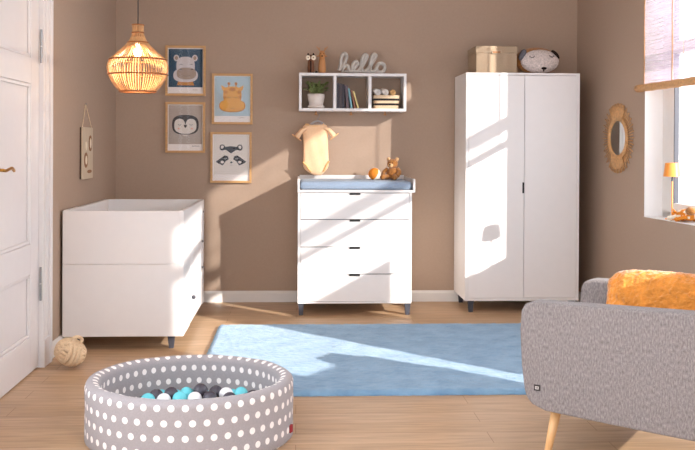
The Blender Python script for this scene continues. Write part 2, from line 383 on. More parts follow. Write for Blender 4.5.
# window frames (local frame of the right wall)
def window(name, s0, s1, z0, z1, transom, nsash):
    bm = NB(); n0, n1 = 0.13, 0.20; fw = 0.13
    box(bm, n0, n1, -s1, -s0, z0, z0 + 0.05); box(bm, n0, n1, -s1, -s0, z1 - 0.05, z1)
    box(bm, n0, n1, -s0 - fw, -s0, z0, z1); box(bm, n0, n1, -s1, -s1 + fw, z0, z1)
    box(bm, n0, n1, -s1, -s0, transom - 0.03, transom + 0.03)
    o = struct(name, bm, M['trim'], loc=CR, rot=(0, 0, TH)); bevel(o, 0.004)
    a, b = s0 + fw, s1 - fw; wdt = (b - a) / nsash
    for i in range(nsash):
        for (q0, q1) in ((z0 + 0.05, transom - 0.028), (transom + 0.028, z1 - 0.05)):
            sa, sb = a + i * wdt, a + (i + 1) * wdt; f = 0.07
            bm = NB()
            box(bm, 0.12, 0.175, -sa - f, -sa, q0, q1); box(bm, 0.12, 0.175, -sb, -sb + f, q0, q1)
            ra, rb = (f * 0.8 if q0 < transom - .1 else 0.012), (f * 0.8 if q1 > transom + .1 else 0.012)
            box(bm, 0.12, 0.175, -sb + f, -sa - f, q0, q0 + ra); box(bm, 0.12, 0.175, -sb + f, -sa - f, q1 - rb, q1)
            sh = link('sash', bm, M['trim'], o); bevel(sh, 0.003)
            bm = NB(); g = f; e = 0.010
            box(bm, 0.118, 0.150, -sa - g - e, -sa - g, q0 + ra, q1 - rb); box(bm, 0.118, 0.150, -sb + g, -sb + g + e, q0 + ra, q1 - rb)
            link('gasket', bm, M['legs'], sh)
            bm = NB(); box(bm, 0.140, 0.146, -sb + f, -sa - f, q0 + ra, q1 - rb); link('glass', bm, M['glass'], sh)
    return o
win = window('window_1', WA, WB_, WZ0, WZ1, 1.94, 1)
bm = NB(); box(bm, 0.16, 0.185, -WB_ + 0.13, -2.75, WZ0 + 0.04, 1.42); link('lower_panel', bm, M['trim'], win)  # added out of view to block low sun from the back of the rug
window('unseen_window_2', VA, VB, VZ0, VZ1, 2.3, 1)
bm = NB()  # added unseen left window, lets in sky light to brighten the right wall
for k in range(5): box(bm, XL - 0.12, XL - 0.06, 0.4 + k * 0.935, 0.46 + k * 0.935, 0.35, 2.9)
box(bm, XL - 0.12, XL - 0.06, 0.4, 4.2, 0.35, 0.42); box(bm, XL - 0.12, XL - 0.06, 0.4, 4.2, 2.83, 2.9)
w3 = struct('added_fill_window', bm, M['trim']); bm = NB(); box(bm, XL - 0.092, XL - 0.086, 0.43, 4.17, 0.42, 2.83); link('glass', bm, M['glass'], w3)
# reveal lining of the visible window: white painted
bm = NB(); t = 0.004
M['reveal'] = mat('white_reveal_paint', (246, 244, 242), 0.5, 20, 0.005)
box(bm, -0.001, 0.13, -WB_, -WA, WZ0 - 0.001, WZ0 + t); box(bm, 0.001, 0.13, -WA - t, -WA + 0.001, WZ0 + t, WZ1)
box(bm, 0.001, 0.13, -WB_ - 0.001, -WB_ + t, WZ0 + t, WZ1); box(bm, 0.001, 0.13, -WB_, -WA, WZ1 - t, WZ1)
struct('trim_1', bm, M['reveal'], loc=CR, rot=(0, 0, TH))

# door in the left wall: architrave, leaf, panels, handle, hinges
bm = NB()
for (ya, yb, za, zb) in ((D1 - 0.01, D1 + 0.15, 0, DT + 0.15), (D0 - 0.15, D0 + 0.01, 0, DT + 0.15), (D0, D1, DT - 0.01, DT + 0.15)):
    box(bm, XL - 0.15, XL + 0.022, ya, yb, za, zb)
for (ya, yb, za, zb) in ((D1 + 0.11, D1 + 0.15, 0, DT + 0.15), (D0 - 0.15, D0 - 0.11, 0, DT + 0.15), (D0 - .11, D1 + .11, DT + 0.11, DT + 0.15)):
    box(bm, XL + 0.022, XL + 0.036, ya, yb, za, zb)
box(bm, XL + 0.022, XL + 0.028, D1 + 0.02, D1 + 0.05, 0.16, DT)
box(bm, XL + 0.0, XL + 0.032, D1 - 0.012, D1 + 0.155, 0, 0.16)
o = struct('trim_2', bm, M['door']); bevel(o, 0.004, 2)
dx = XL - 0.004
bm = NB()
y0, y1 = D0 + 0.012, D1 - 0.014
st = 0.165; panels = [(0.205, 0.552), (0.72, 1.605), (1.748, 2.2)]
box(bm, dx - 0.045, dx, y0, y0 + st, 0.008, DT - 0.012); box(bm, dx - 0.045, dx, y1 - st, y1, 0.008, DT - 0.012)
zs = [0.008] + [v for p in panels for v in p] + [DT - 0.012]
for a, b in zip(zs[0::2], zs[1::2]): box(bm, dx - 0.045, dx, y0 + st, y1 - st, a, b)
door = struct('door_1', bm, M['door']); bevel(door, 0.004, 2)
for a, b in panels:
    bm = NB(); yy0, yy1 = y0 + st, y1 - st
    box(bm, dx - 0.035, dx - 0.018, yy0, yy1, a, b)
    for (p0, p1, q0, q1) in ((yy0, yy1, a, a + 0.02), (yy0, yy1, b - 0.02, b), (yy0, yy0 + 0.02, a + .02, b - .02), (yy1 - 0.02, yy1, a + .02, b - .02)):
        box(bm, dx - 0.018, dx - 0.006, p0, p1, q0, q1)
    p = link('door_panel', bm, M['door'], door); bevel(p, 0.005, 2)
bm = NB(); hy = 4.80
box(bm, dx, dx + 0.006, hy - 0.02, hy + 0.02, 1.03, 1.20)
tube(bm, smoothpath([(dx, hy, 1.145), (dx + 0.045, hy, 1.145), (dx + 0.055, hy + 0.03, 1.142), (dx + 0.055, hy + 0.08, 1.148), (dx + 0.055, hy + 0.13, 1.152), (dx + 0.052, hy + 0.175, 1.138)]), 0.008, 10)
p = link('door_handle', bm, M['brass'], door, smooth=False)
for zc in (0.48, 1.826):
    bm = NB()
    for k in range(2): lathe(bm, [(0, zc - 0.095 + k * 0.097), (0.006, zc - 0.095 + k * 0.097), (0.006, zc - 0.002 + k * 0.097), (0, zc - 0.002 + k * 0.097)], 12, cx=XL + 0.012, cy=D1 - 0.03)
    link('hinge', bm, M['steel'], door)

# ------------------------------------------------------------------ rug
bm = NB(); RX0, RX1, RY0, RY1 = -0.54, 1.95, 4.96, 6.86; nx, ny = 300, 230
g = {}
for i in range(nx + 1):
    for j in range(ny + 1):
        u, v = i / nx, j / ny
        x = RX0 + (RX1 - RX0) * u; y = RY0 + (RY1 - RY0) * v
        e = min(x - RX0, RX1 - x, y - RY0, RY1 - y)
        z = 0.004 + 0.022 * min(1, (max(e, 0) / 0.03)) ** 0.5
        if e > 0.001:
            z += 0.004 * noise.noise((x * 30, y * 30, 0)) + 0.0025 * noise.noise((x * 90, y * 90, 3)) + 0.003 * noise.noise((x * 6, y * 6, 8))
        if e < 0.012:
            x += 0.006 * noise.noise((x * 60, y * 60, 5)); y += 0.006 * noise.noise((x * 60, y * 60, 9))
        g[i, j] = bm.verts.new((x, y, max(z, 0.003)))
for i in range(nx):
    for j in range(ny): bm.faces.new((g[i, j], g[i + 1, j], g[i + 1, j + 1], g[i, j + 1]))
edge = [g[i, 0] for i in range(nx + 1)] + [g[nx, j] for j in range(1, ny + 1)] + [g[i, ny] for i in range(nx - 1, -1, -1)] + [g[0, j] for j in range(ny - 1, 0, -1)]
low = [bm.verts.new((v.co.x, v.co.y, 0.0005)) for v in edge]
for k in range(len(edge)): bm.faces.new((edge[k], low[k], low[(k + 1) % len(edge)], edge[(k + 1) % len(edge)]))
tag(link('rug', bm, M['rug'], smooth=True), 'rectangular light blue fluffy rug on the wooden floor', 'rug')

# ------------------------------------------------------------------ cot
CX0, CX1, CY0, CY1, CZ0, CZ1 = -1.4417, -0.70, 6.12, 7.46, 0.083, 0.861
t = thing('baby_cot', 'white wooden baby cot with solid end panels and grey legs by the left wall', 'cot', ((CX0 + CX1) / 2, (CY0 + CY1) / 2, 0))
ox, oy = t.location.x, t.location.y
hx, hy_ = (CX1 - CX0) / 2, (CY1 - CY0) / 2
def end_panel(name, ya, yb):
    bm = NB(); box(bm, -hx, hx - 0.03, ya, yb, CZ0, 0.531); box(bm, -hx, hx - 0.03, ya, yb, 0.533, CZ1)
    bevel(link(name, bm, M['white'], t), 0.0015, 1)
end_panel('end_panel', -hy_, -hy_ + 0.02); end_panel('end_panel', hy_ - 0.02, hy_)
for sx, nm in ((1, 'side_rail'), (-1, 'side_rail')):
    xa, xb = (hx - 0.03, hx) if sx > 0 else (-hx, -hx + 0.03)
    ys = -hy_ + 0.36
    bm = NB()
    box(bm, xa, xb, -hy_ + (0.0 if sx > 0 else 0.02), ys, CZ0, CZ1 + 0.004)       # wide front post
    box(bm, xa, xb, hy_ - 0.10, hy_ - (0.0 if sx > 0 else 0.02), CZ0, CZ1)         # rear post
    box(bm, xa, xb, ys, hy_ - 0.10, 0.765, CZ1)                                    # top rail
    box(bm, xa, xb, ys, hy_ - 0.10, 0.30, 0.345)
    bevel(link(nm, bm, M['white'], t), 0.003, 2)
    bm = NB(); n = 11
    for k in range(n):
        yc = ys + 0.03 + (hy_ - 0.10 - ys - 0.06) * k / (n - 1)
        box(bm, xa + 0.008, xb - 0.008, yc - 0.022, yc + 0.022, 0.345, 0.765)
    bevel(link('side_slats', bm, M['white'], t), 0.003, 1)
    bm = NB(); box(bm, xa + 0.004, xb - 0.004, ys + 0.002, hy_ - 0.102, CZ0 + .003, 0.298)
    dr = bevel(link('drawer_front' if sx > 0 else 'lower_panel', bm, M['white'], t), 0.002, 1)
    if sx > 0:
        bm = NB(); sphere(bm, (xb + 0.008, -hy_ + 0.53, 0.245), 0.014, 12); link('knob', bm, M['legs'], dr, smooth=True)
        for z in (0.774, 0.553, 0.361):
            bm = NB(); sphere(bm, (xb, hy_ - 0.105, z), 0.009, 8); link('bolt_cap', bm, M['steel'], t, smooth=True)
bm = NB(); box(bm, -hx + 0.03, hx - 0.03, -hy_ + 0.02, hy_ - 0.02, 0.27, 0.29); link('bed_base', bm, M['white'], t)
bm = NB(); box(bm, -hx + 0.04, hx - 0.04, -hy_ + 0.03, hy_ - 0.03, 0.29, 0.38); bevel(link('mattress', bm, M['mattress'], t), 0.02, 3)
for sx in (-1, 1):
    for sy in (-1, 1):
        bm = NB(); tapered_leg(bm, sx * (hx - 0.08), sy * (hy_ - 0.06), 0, CZ0 + 0.001, 0.028, 0.045, 0, 0)
        link('leg', bm, M['legs'], t)

# ------------------------------------------------------------------ chest of drawers with changing top
t = thing('chest_of_drawers', 'white four-drawer chest with changing top and small dark grey feet', 'chest of drawers', (0.436, 7.65, 0))
cx, cy = 0.436, 7.65
def lb(bm, x0, x1, y0, y1, z0, z1): box(bm, x0 - cx, x1 - cx, y0 - cy, y1 - cy, z0, z1)
bm = NB(); lb(bm, 0.0086, 0.028, 7.32, 7.96, 0.09, 0.922); lb(bm, 0.846, 0.8634, 7.32, 7.96, 0.09, 0.922)
lb(bm, 0.028, 0.846, 7.32, 7.96, 0.09, 0.105); lb(bm, 0.028, 0.846, 7.34, 7.96, 0.905, 0.922); lb(bm, 0.028, 0.846, 7.93, 7.96, 0.105, 0.905)
bevel(link('body', bm, M['white'], t), 0.0015, 1)
zz = [(0.107, 0.307), (0.313, 0.510), (0.516, 0.716), (0.722, 0.916)]
for a, b in zz:
    bm = NB(); lb(bm, 0.030, 0.844, 7.322, 7.342, a, b)
    d = bevel(link('drawer', bm, M['white'], t), 0.0015, 1)
    bm = NB(); lb(bm, 0.395, 0.475, 7.312, 7.324, b - 0.011, b + 0.002); link('handle', bm, M['black'], d)
bm = NB(); lb(bm, 0.03, 0.844, 7.345, 7.35, 0.107, 0.905); link('drawer_gap_shade', bm, M['legs'], t)  # dark sheet standing in for shade in the drawer gaps
bm = NB(); lb(bm, 0.005, 0.888, 7.31, 7.965, 0.922, 0.941)
lb(bm, 0.005, 0.021, 7.31, 7.965, 0.941, 1.024); lb(bm, 0.872, 0.888, 7.31, 7.965, 0.941, 1.024); lb(bm, 0.021, 0.872, 7.945, 7.965, 0.941, 1.034)
bevel(link('changing_top', bm, M['white'], t), 0.003, 2)
for x in (0.035, 0.837):
    for y in (7.355, 7.92):
        bm = NB(); tapered_leg(bm, x - cx, y - cy, 0, 0.0905, 0.030, 0.045); link('leg', bm, M['legs'], t)
bm = NB(); box(bm, -0.42, 0.42, -0.30, 0.30, 0, 0.063)
o = link('changing_mat', bm, M['mat_blue'], loc=(0.4465, 7.63, 0.942)); bevel(o, 0.025, 5, 0.5)
for p in o.data.polygons: p.use_smooth = True
tag(o, 'grey-blue changing mat in the tray on the white chest', 'changing mat')

# teddy bear and ball on the changing mat (top z = 1.022)
t = thing('teddy_bear', 'small brown plush bear sitting on the blue-grey changing mat', 'soft toy', (0.757, 7.70, 1.006), -0.5)
bm = NB(); sphere(bm, (0, 0, 0.05), 0.052, 20, sc=(1, .9, 1.0)); sphere(bm, (0, -0.01, 0.125), 0.042, 20, sc=(1.05, .95, .95))
link('body', bm, M['brown_plush'], t, smooth=True)
bm = NB(); sphere(bm, (0, -0.046, 0.113), 0.02, 14, sc=(1.1, .7, .9)); mz = link('muzzle', bm, M['light_plush'], t, smooth=True)
bm = NB(); sphere(bm, (0, -0.061, 0.119), 0.006, 10, sc=(1.3, 1, 1)); link('nose', bm, M['dark_felt'], mz, smooth=True)
for s in (-1, 1):
    bm = NB(); sphere(bm, (s * 0.036, -0.005, 0.160), 0.016, 12, sc=(1, .6, 1)); link('ear', bm, M['light_plush'], t, smooth=True)
    bm = NB(); sphere(bm, (s * 0.016, -0.046, 0.133), 0.0045, 8); link('eye', bm, M['dark_felt'], t, smooth=True)
    bm = NB(); tube(bm, smoothpath([(s * 0.042, -0.005, 0.085), (s * 0.066, -0.025, 0.06), (s * 0.060, -0.05, 0.036)], 5), [.016] * 10 + [.019], 10); sphere(bm, (s * 0.060, -0.05, 0.036), 0.019, 10); link('arm', bm, M['brown_plush'], t, smooth=True)
    bm = NB(); tube(bm, smoothpath([(s * 0.025, -0.02, 0.024), (s * 0.045, -0.06, 0.021), (s * 0.050, -0.085, 0.021)], 5), .021, 10); sphere(bm, (s * 0.050, -0.088, 0.022), 0.022, 10); link('leg', bm, M['brown_plush'], t, smooth=True)
t = thing('fabric_ball', 'small orange and cream fabric ball beside the plush bear', 'ball', (0.603, 7.60, 1.006 + 0.048), 0, rot=(0.3, 0.5, 0.2))
bm = NB(); sphere(bm, (0, 0, 0), 0.048, 24)
for f in bm.faces:
    a = math.atan2(f.calc_center_median().y, f.calc_center_median().x); f.material_index = 1 if (a > -1.25 and a < -0.2) or a > 1.9 else 0
link('cover', bm, [M['orange_felt'], M['cream']], t, smooth=True)

# ------------------------------------------------------------------ wardrobe
WX0, WX1, WY, WT = 1.2876, 2.1689, 7.43, 1.837
t = thing('wardrobe', 'tall white two-door wardrobe in the right back corner', 'wardrobe', ((WX0 + WX1) / 2, 7.70, 0))
cx, cy = (WX0 + WX1) / 2, 7.70
bm = NB(); lb(bm, WX0, WX0 + 0.022, WY, 7.958, 0.089, WT - 0.018); lb(bm, WX1 - 0.022, WX1, WY, 7.958, 0.089, WT - 0.018)
lb(bm, WX0, WX1, WY, 7.958, WT - 0.018, WT); lb(bm, WX0 + .022, WX1 - .022, WY, 7.958, 0.089, 0.11); lb(bm, WX0 + .022, WX1 - .022, 7.94, 7.958, 0.11, WT - .018)
bevel(link('body', bm, M['white'], t), 0.0015, 1)
bm = NB(); lb(bm, WX0 + .022, WX1 - .022, 7.456, 7.46, 0.11, WT - .018); link('door_gap_shade', bm, M['legs'], t)  # dark sheet behind the doors, colours their gaps as shaded
XM = 1.7405
for (a, b) in ((WX0 + .0235, XM - .0015), (XM + .0015, WX1 - .0235)):
    bm = NB(); lb(bm, a, b, WY + .001, WY + .021, 0.112, WT - .020)
    d = bevel(link('door', bm, M['white'], t), 0.0015, 1)
    if a < XM - .1:
        bm = NB(); lb(bm, b - .012, b + .001, WY - .006, WY + .002, 0.915, 0.998); link('handle', bm, M['black'], d)
for x in (WX0 + 0.05, WX1 - 0.05):
    for y in (WY + .035, 7.92):
        bm = NB(); tapered_leg(bm, x - cx, y - cy, 0, 0.090, 0.030, 0.045); link('leg', bm, M['legs'], t)

# storage box on the wardrobe
t = thing('storage_box', 'beige fabric storage box with lid on top of the wardrobe', 'box', (1.538, 7.685, WT))
bm = NB(); box(bm, -0.160, 0.160, -0.178, 0.178, 0, 0.19); bevel(link('body', bm, M['box'], t), 0.006, 2)
bm = NB(); box(bm, -0.164, 0.164, -0.182, 0.182, 0.155, 0.212); ld = bevel(link('lid', bm, M['box'], t), 0.006, 2)
bm = NB(); box(bm, -0.042, 0.036, -0.188, -0.181, 0.150, 0.176); bevel(link('handle', bm, M['box'], t), 0.004, 2)
bm = NB(); box(bm, -0.032, 0.026, -0.1895, -0.1875, 0.156, 0.170); link('label_holder', bm, M['board_brown'], t)

# sleeping dog face cushion
t = thing('animal_cushion', 'round cream dog-face cushion with closed eyes on top of the wardrobe', 'cushion', (1.886, 7.62, WT + 0.006), 0, rot=(-0.12, 0, 0))
bm = NB(); sphere(bm, (0, 0.012, 0.107), 1, 40, sc=(0.178, 0.075, 0.107)); link('back_cover', bm, M['brown_plush'], t, smooth=True)
bm = NB(); sphere(bm, (0.012, -0.016, 0.098), 1, 40, sc=(0.158, 0.066, 0.094)); link('face', bm, M['boucle'], t, smooth=True)
bm = NB(); sphere(bm, (0, 0, 0), 1, 20, sc=(0.026, 0.02, 0.05)); e_ = link('ear', bm, M['grey_plush'], t, smooth=True, loc=(-0.125, -0.035, 0.145), rot=(0, 0.5, 0)); e_['label'] = 'grey ear'
bm = NB(); sphere(bm, (0, 0, 0), 1, 20, sc=(0.020, 0.02, 0.045)); e_ = link('ear', bm, M['dark_felt'], t, smooth=True, loc=(0.138, -0.028, 0.150), rot=(0, -0.7, 0)); e_['label'] = 'dark brown ear'
def face_y(x, z):  # front surface of the face ellipsoid
    q = 1 - ((x - 0.012) / 0.158) ** 2 - ((z - 0.098) / 0.094) ** 2
    return -0.016 - 0.066 * math.sqrt(max(q, 0.02))
def on_face(pts): return [(x, face_y(x, z) - 0.001, z) for x, z in pts]
for ecx, ecz in ((-0.058, 0.130), (0.100, 0.138)):
    bm = NB(); tube(bm, on_face([(ecx + 0.017 * math.cos(a), ecz + 0.014 * math.sin(a)) for a in [PI + PI * k / 8 for k in range(9)]]), 0.0022, 6)
    for a in (PI * 1.15, PI * 1.4, PI * 1.6, PI * 1.85):
        tube(bm, on_face([(ecx + 0.017 * math.cos(a), ecz + 0.014 * math.sin(a)), (ecx + 0.024 * math.cos(a), ecz + 0.021 * math.sin(a))]), 0.0018, 5)
    link('eye', bm, M['dark_felt'], t)
bm = NB(); sphere(bm, (0.036, face_y(0.036, 0.032) - 0.002, 0.034), 1, 14, sc=(0.022, 0.008, 0.012)); sphere(bm, (0.036, face_y(0.036, 0.02) - 0.001, 0.020), 1, 10, sc=(0.006, 0.006, 0.012))
link('nose', bm, M['dark_felt'], t, smooth=True)

# ------------------------------------------------------------------ wall shelf and what stands on it
SX0, SX1, SZ0, SZ1, SY = 0.013, 0.865, 1.546, 1.846, 7.741
t = thing('wall_shelf', 'white three-compartment wall shelf above the chest of drawers', 'shelf', (0.439, 7.98, SZ0))
cx, cy = 0.439, 7.98; q = 0.022
def lz(bm, x0, x1, y0, y1, z0, z1): box(bm, x0 - cx, x1 - cx, y0 - cy, y1 - cy, z0 - SZ0, z1 - SZ0)
bm = NB(); lz(bm, SX0, SX1, SY, 7.979, SZ0, SZ0 + q); lz(bm, SX0, SX1, SY, 7.979, SZ1 - q, SZ1); lz(bm, SX0, SX0 + q, SY, 7.979, SZ0 + q, SZ1 - q); lz(bm, SX1 - q, SX1, SY, 7.979, SZ0 + q, SZ1 - q)
bevel(link('case', bm, M['white'], t), 0.0015, 1)
for x in (0.297, 0.575):
    bm = NB(); lz(bm, x - .012, x + .012, SY + .002, 7.979, SZ0 + q, SZ1 - q); link('divider', bm, M['white'], t)
for x in (0.151, 0.432, 0.706):
    bm = NB(); lathe(bm, [(0, 0.001), (0.006, 0.001), (0.006, -0.016), (0.012, -0.020), (0.012, -0.028), (0, -0.030)], 12, cx=x - cx, cy=-0.12)
    link('peg', bm, M['oakfig'], t, smooth=False)
SH = SZ0 + q
# plant
t = thing('potted_plant', 'small green leafy plant in a white pot on the wall shelf', 'plant', (0.151, 7.83, SH))
bm = NB(); lathe(bm, [(0, 0), (0.058, 0), (0.068, 0.012), (0.066, 0.022), (0.056, 0.028), (0.060, 0.05), (0.068, 0.085), (0.069, 0.115), (0.063, 0.115), (0.060, 0.10), (0, 0.10)], 28); pt = link('pot', bm, M['pot'], t, smooth=True)
bm = NB(); lathe(bm, [(0, 0.102), (0.061, 0.101)], 20); link('soil', bm, M['soil'], pt)
bm = NB(); bs = NB()
for k in range(34):
    a = random.uniform(0, 2 * PI); ln = random.uniform(0.01, 0.085); up = random.uniform(0.045, 0.11)
    r0 = random.uniform(0, 0.035)
    p0 = Vector((r0 * math.cos(a), r0 * math.sin(a) * .8, 0.10)); p2 = p0 + Vector((ln * math.cos(a), ln * math.sin(a) * 0.8, up)); p1 = (p0 + p2) / 2 + Vector((0, 0, 0.015))
    P = smoothpath([p0, p1, p2], 4); tube(bs, P, 0.0015, 5)
    for j in range(2, len(P)):
        for sgn in (-1, 1):
            d = (P[j] - P[j - 1]).normalized(); s_ = d.cross(Vector((0, 0, 1))).normalized() * sgn
            c0 = P[j]; L = random.uniform(0.020, 0.032); wv = 0.009
            tip = c0 + (s_ * 0.8 + d * 0.5 + Vector((0, 0, random.uniform(-.3, .4)))).normalized() * L; mid = (c0 + tip) / 2
            nrm = (tip - c0).cross(Vector((0, 0, 1))).normalized() * wv
            v4 = [bm.verts.new(c0), bm.verts.new(mid + nrm), bm.verts.new(tip), bm.verts.new(mid - nrm)]; bm.faces.new(v4)
link('foliage', bm, M['leaf'], t); link('stems', bs, M['leaf'], t)
# books
bx_ = 0.311; specs = [(0.020, 0.200, 0, 0), (0.022, 0.195, 1, 0), (0.018, 0.190, 2, 0.0), (0.022, 0.180, 3, 0.07), (0.014, 0.160, 4, 0.15), (0.012, 0.150, 5, 0.21), (0.012, 0.140, 6, 0.28)]
labels = ['dark charcoal book at the left end of the shelf row', 'dark brown-grey book second from left on the shelf', 'dark slate book third from left on the shelf', 'grey-mauve book fourth from left, slightly leaning', 'thin teal book leaning among the dark books', 'thin rust-coloured book leaning on the teal one', 'thin pale yellow book, last and most tilted of the row']
for (wd, ht, ci, tl), lab in zip(specs, labels):
    bt = thing('book', lab, 'book', (bx_, 7.80, SH), 0, 'books leaning in the middle compartment', rot=(0, -tl, 0))
    bm = NB(); box(bm, 0, 0.0015, -0.05, 0.10, 0, ht); box(bm, wd - 0.0015, wd, -0.05, 0.10, 0, ht); box(bm, 0.0015, wd - 0.0015, -0.05, -0.048, 0, ht)
    link('cover', bm, M['book%d' % ci], bt)
    bm = NB(); box(bm, 0.0015, wd - 0.0015, -0.047, 0.096, 0.004, ht - 0.004); link('pages', bm, M['paper'], bt)
    bx_ += wd / math.cos(tl) + 0.0015 + 0.012 * (1 if tl else 0) + (0.013 if ci == 2 else 0)
# basket with rolled cloths
t = thing('storage_basket', 'natural woven basket with two black stripes on the wall shelf', 'basket', (0.712, 7.85, SH))
bm = NB(); prof = []
def rr_ring(hx_, hy2, z): return [(x, y, z) for x, y in ellips(0, 0, hx_, hy2, 40, p=5)]
lev = [(0.096, 0.078, 0.0), (0.100, 0.082, 0.02), (0.101, 0.083, 0.026), (0.102, 0.084, 0.043), (0.104, 0.086, 0.064), (0.105, 0.087, 0.081), (0.107, 0.089, 0.108), (0.101, 0.083, 0.108), (0.096, 0.078, 0.01)]
rings = [[bm.verts.new(p) for p in rr_ring(*l)] for l in lev]
for ri, (A, B) in enumerate(zip(rings, rings[1:])):
    for k in range(40):
        f = bm.faces.new((A[k], A[(k + 1) % 40], B[(k + 1) % 40], B[k])); f.material_index = 1 if ri in (2, 4) else 0
bm.faces.new(rings[0]); bm.faces.new(rings[-1])
link('body', bm, [M['basket'], M['stripe']], t)
def roll(name, x, y, z, r, ln, m, lab, axis='x'):
    bm = NB(); n = 40; P = []
    for k in range(n + 1):
        a = 2 * PI * 2.5 * k / n; rr = r * (0.25 + 0.75 * k / n); P.append((rr * math.cos(a), rr * math.sin(a)))
    outer = [Vector((px, 0, pz)) for px, pz in P]
    for yy in (0,):
        A = [bm.verts.new((p.x, -ln / 2, p.z)) for p in outer]; B = [bm.verts.new((p.x, ln / 2, p.z)) for p in outer]
        for k in range(n): bm.faces.new((A[k], B[k], B[k + 1], A[k + 1]))
    o = link(name, bm, m, smooth=True, loc=(x, y, z), rot=(0, 0, 0 if axis == 'y' else PI / 2))
    s = o.modifiers.new('thick', 'SOLIDIFY'); s.thickness = r * 0.22; s.offset = -1
    return tag(o, lab, 'cloth', 'rolled cloths in the basket')
roll('rolled_cloth', 0.757, 7.80, SH + 0.126, 0.027, 0.12, M['towel_tan'], 'tan rolled cloth at the right in the striped basket', 'y')
for k, x in enumerate((0.634, 0.695)):
    roll('rolled_cloth', x, 7.81, SH + 0.134, 0.0285, 0.12, M['towel'], ['white rolled cloth at the left end of the basket', 'white rolled cloth next to the tan roll in the basket'][k], 'y').rotation_euler = (0.12, 0, 0.1)
bm = NB(); box(bm, -0.09, 0.09, -0.07, 0.07, 0, 0.085); o = bevel(link('folded_cloth', bm, M['towel'], loc=(0.712, 7.85, SH + 0.0105)), 0.02, 3); tag(o, 'white folded cloths filling the basket under the rolls', 'cloth', 'rolled cloths in the basket')
# wooden cat and deer figures
ST = SZ1
t = thing('wooden_figurine', 'dark walnut figurine with big white round eyes on the shelf', 'figurine', (0.106, 7.82, ST), 0, 'wooden animal figurines')
bm = NB(); lathe(bm, [(0, 0), (0.026, 0), (0.027, 0.05), (0.023, 0.105), (0.020, 0.115), (0, 0.12)], 20); link('body', bm, M['walnut'], t, smooth=True)
bm = NB(); box(bm, -0.0045, 0.0045, -0.0285, -0.02, 0.0, 0.10); link('groove', bm, M['dark_felt'], t)
bm = NB(); sphere(bm, (0, 0, 0.128), 1, 20, sc=(0.034, 0.022, 0.024)); link('head', bm, M['walnut'], t, smooth=True)
for s in (-1, 1):
    bm = NB(); sphere(bm, (s * 0.0215, -0.019, 0.125), 1, 16, sc=(0.019, 0.008, 0.020)); e = link('eye', bm, M['cream'], t, smooth=True)
    bm = NB(); sphere(bm, (s * 0.0205, -0.0275, 0.125), 1, 10, sc=(0.005, 0.003, 0.005)); link('pupil', bm, M['walnut'], e, smooth=True)
    bm = NB(); lathe(bm, [(0, 0.165), (0.005, 0.16), (0.011, 0.145), (0, 0.14)], 12, cx=s * 0.021, cy=0); link('ear', bm, M['dark_felt'], t, smooth=True)
t = thing('wooden_figurine', 'light wooden deer figurine with antlers on the wall shelf', 'figurine', (0.196, 7.82, ST), 0, 'wooden animal figurines')
bm = NB(); lathe(bm, [(0, 0), (0.030, 0), (0.031, 0.04), (0.026, 0.10), (0.022, 0.125), (0, 0.13)], 20); link('body', bm, M['oakfig'], t, smooth=True)
bm = NB(); sphere(bm, (0, -0.002, 0.150), 1, 20, sc=(0.026, 0.024, 0.034)); sphere(bm, (0, -0.022, 0.136), 1, 14, sc=(0.015, 0.014, 0.012)); link('head', bm, M['oakfig'], t, smooth=True)
bm = NB(); sphere(bm, (0, -0.036, 0.138), 0.0065, 10); link('nose', bm, M['dark_felt'], t, smooth=True)
for s in (-1, 1):
    bm = NB(); sphere(bm, (s * 0.011, -0.024, 0.158), 0.003, 8); link('eye', bm, M['dark_felt'], t, smooth=True)
    bm = NB(); tube(bm, [(s * 0.02, 0, 0.142), (s * 0.042, -0.003, 0.138)], [0.008, 0.003], 8); link('ear', bm, M['oakfig'], t, smooth=True)
    bm = NB(); tube(bm, [(s * 0.012, 0, 0.176), (s * 0.028, 0, 0.197), (s * 0.044, 0, 0.216)], [0.0045, 0.004, 0.003], 6); tube(bm, [(s * 0.024, 0, 0.19), (s * 0.022, 0, 0.208)], 0.003, 6); link('antler', bm, M['oakfig'], t)
bm = NB(); sphere(bm, (0.152, 7.80, ST + 0.010), 0.010, 12); o = link('wooden_bead', bm, M['dark_felt'], smooth=True); tag(o, 'tiny dark round bead between the two wooden figurines', 'ornament')
# hello lettering
Z0 = ST; HP = [(88, 276), (98, 240), (104, 190), (112, 130), (132, 86), (160, 84), (172, 118), (158, 170), (136, 215), (118, 258), (112, 280),
      (130, 250), (165, 216), (192, 226), (200, 258), (222, 284), (252, 262), (292, 222), (306, 190), (284, 172), (256, 196), (246, 240), (262, 276), (304, 284),
      (345, 244), (392, 170), (416, 112), (398, 92), (370, 120), (352, 190), (352, 250), (376, 284), (414, 272),
      (455, 224), (502, 150), (524, 104), (504, 86), (478, 112), (458, 180), (454, 240), (474, 280), (512, 276), (534, 238)]
HO = [(590, 188), (556, 196), (534, 236), (540, 276), (575, 292), (612, 284), (632, 246), (622, 206), (590, 188)]
def hp(p): return (0.324 + (p[0] / 12 + 332 - 338) * 0.00802 - 0.517, 0, 0.0158 + (292 - p[1]) / 12 * 0.0083 - 0.0)
t = thing('letter_decoration', 'pale grey cursive hello lettering standing on the wall shelf', 'decoration', (0.517, 7.82, ST))
bm = NB(); tube(bm, smoothpath([hp(p) for p in HP], 5), 0.0148, 10); P = smoothpath([hp(p) for p in HO], 6)[:-1]; tube(bm, P, 0.0148, 10, closed=True)
tube(bm, [hp((110, 286)), hp((330, 288)), hp((600, 290))], 0.009, 8)
for v in bm.verts: v.co.y *= 1.2
link('lettering', bm, M['letters'], t, smooth=True)

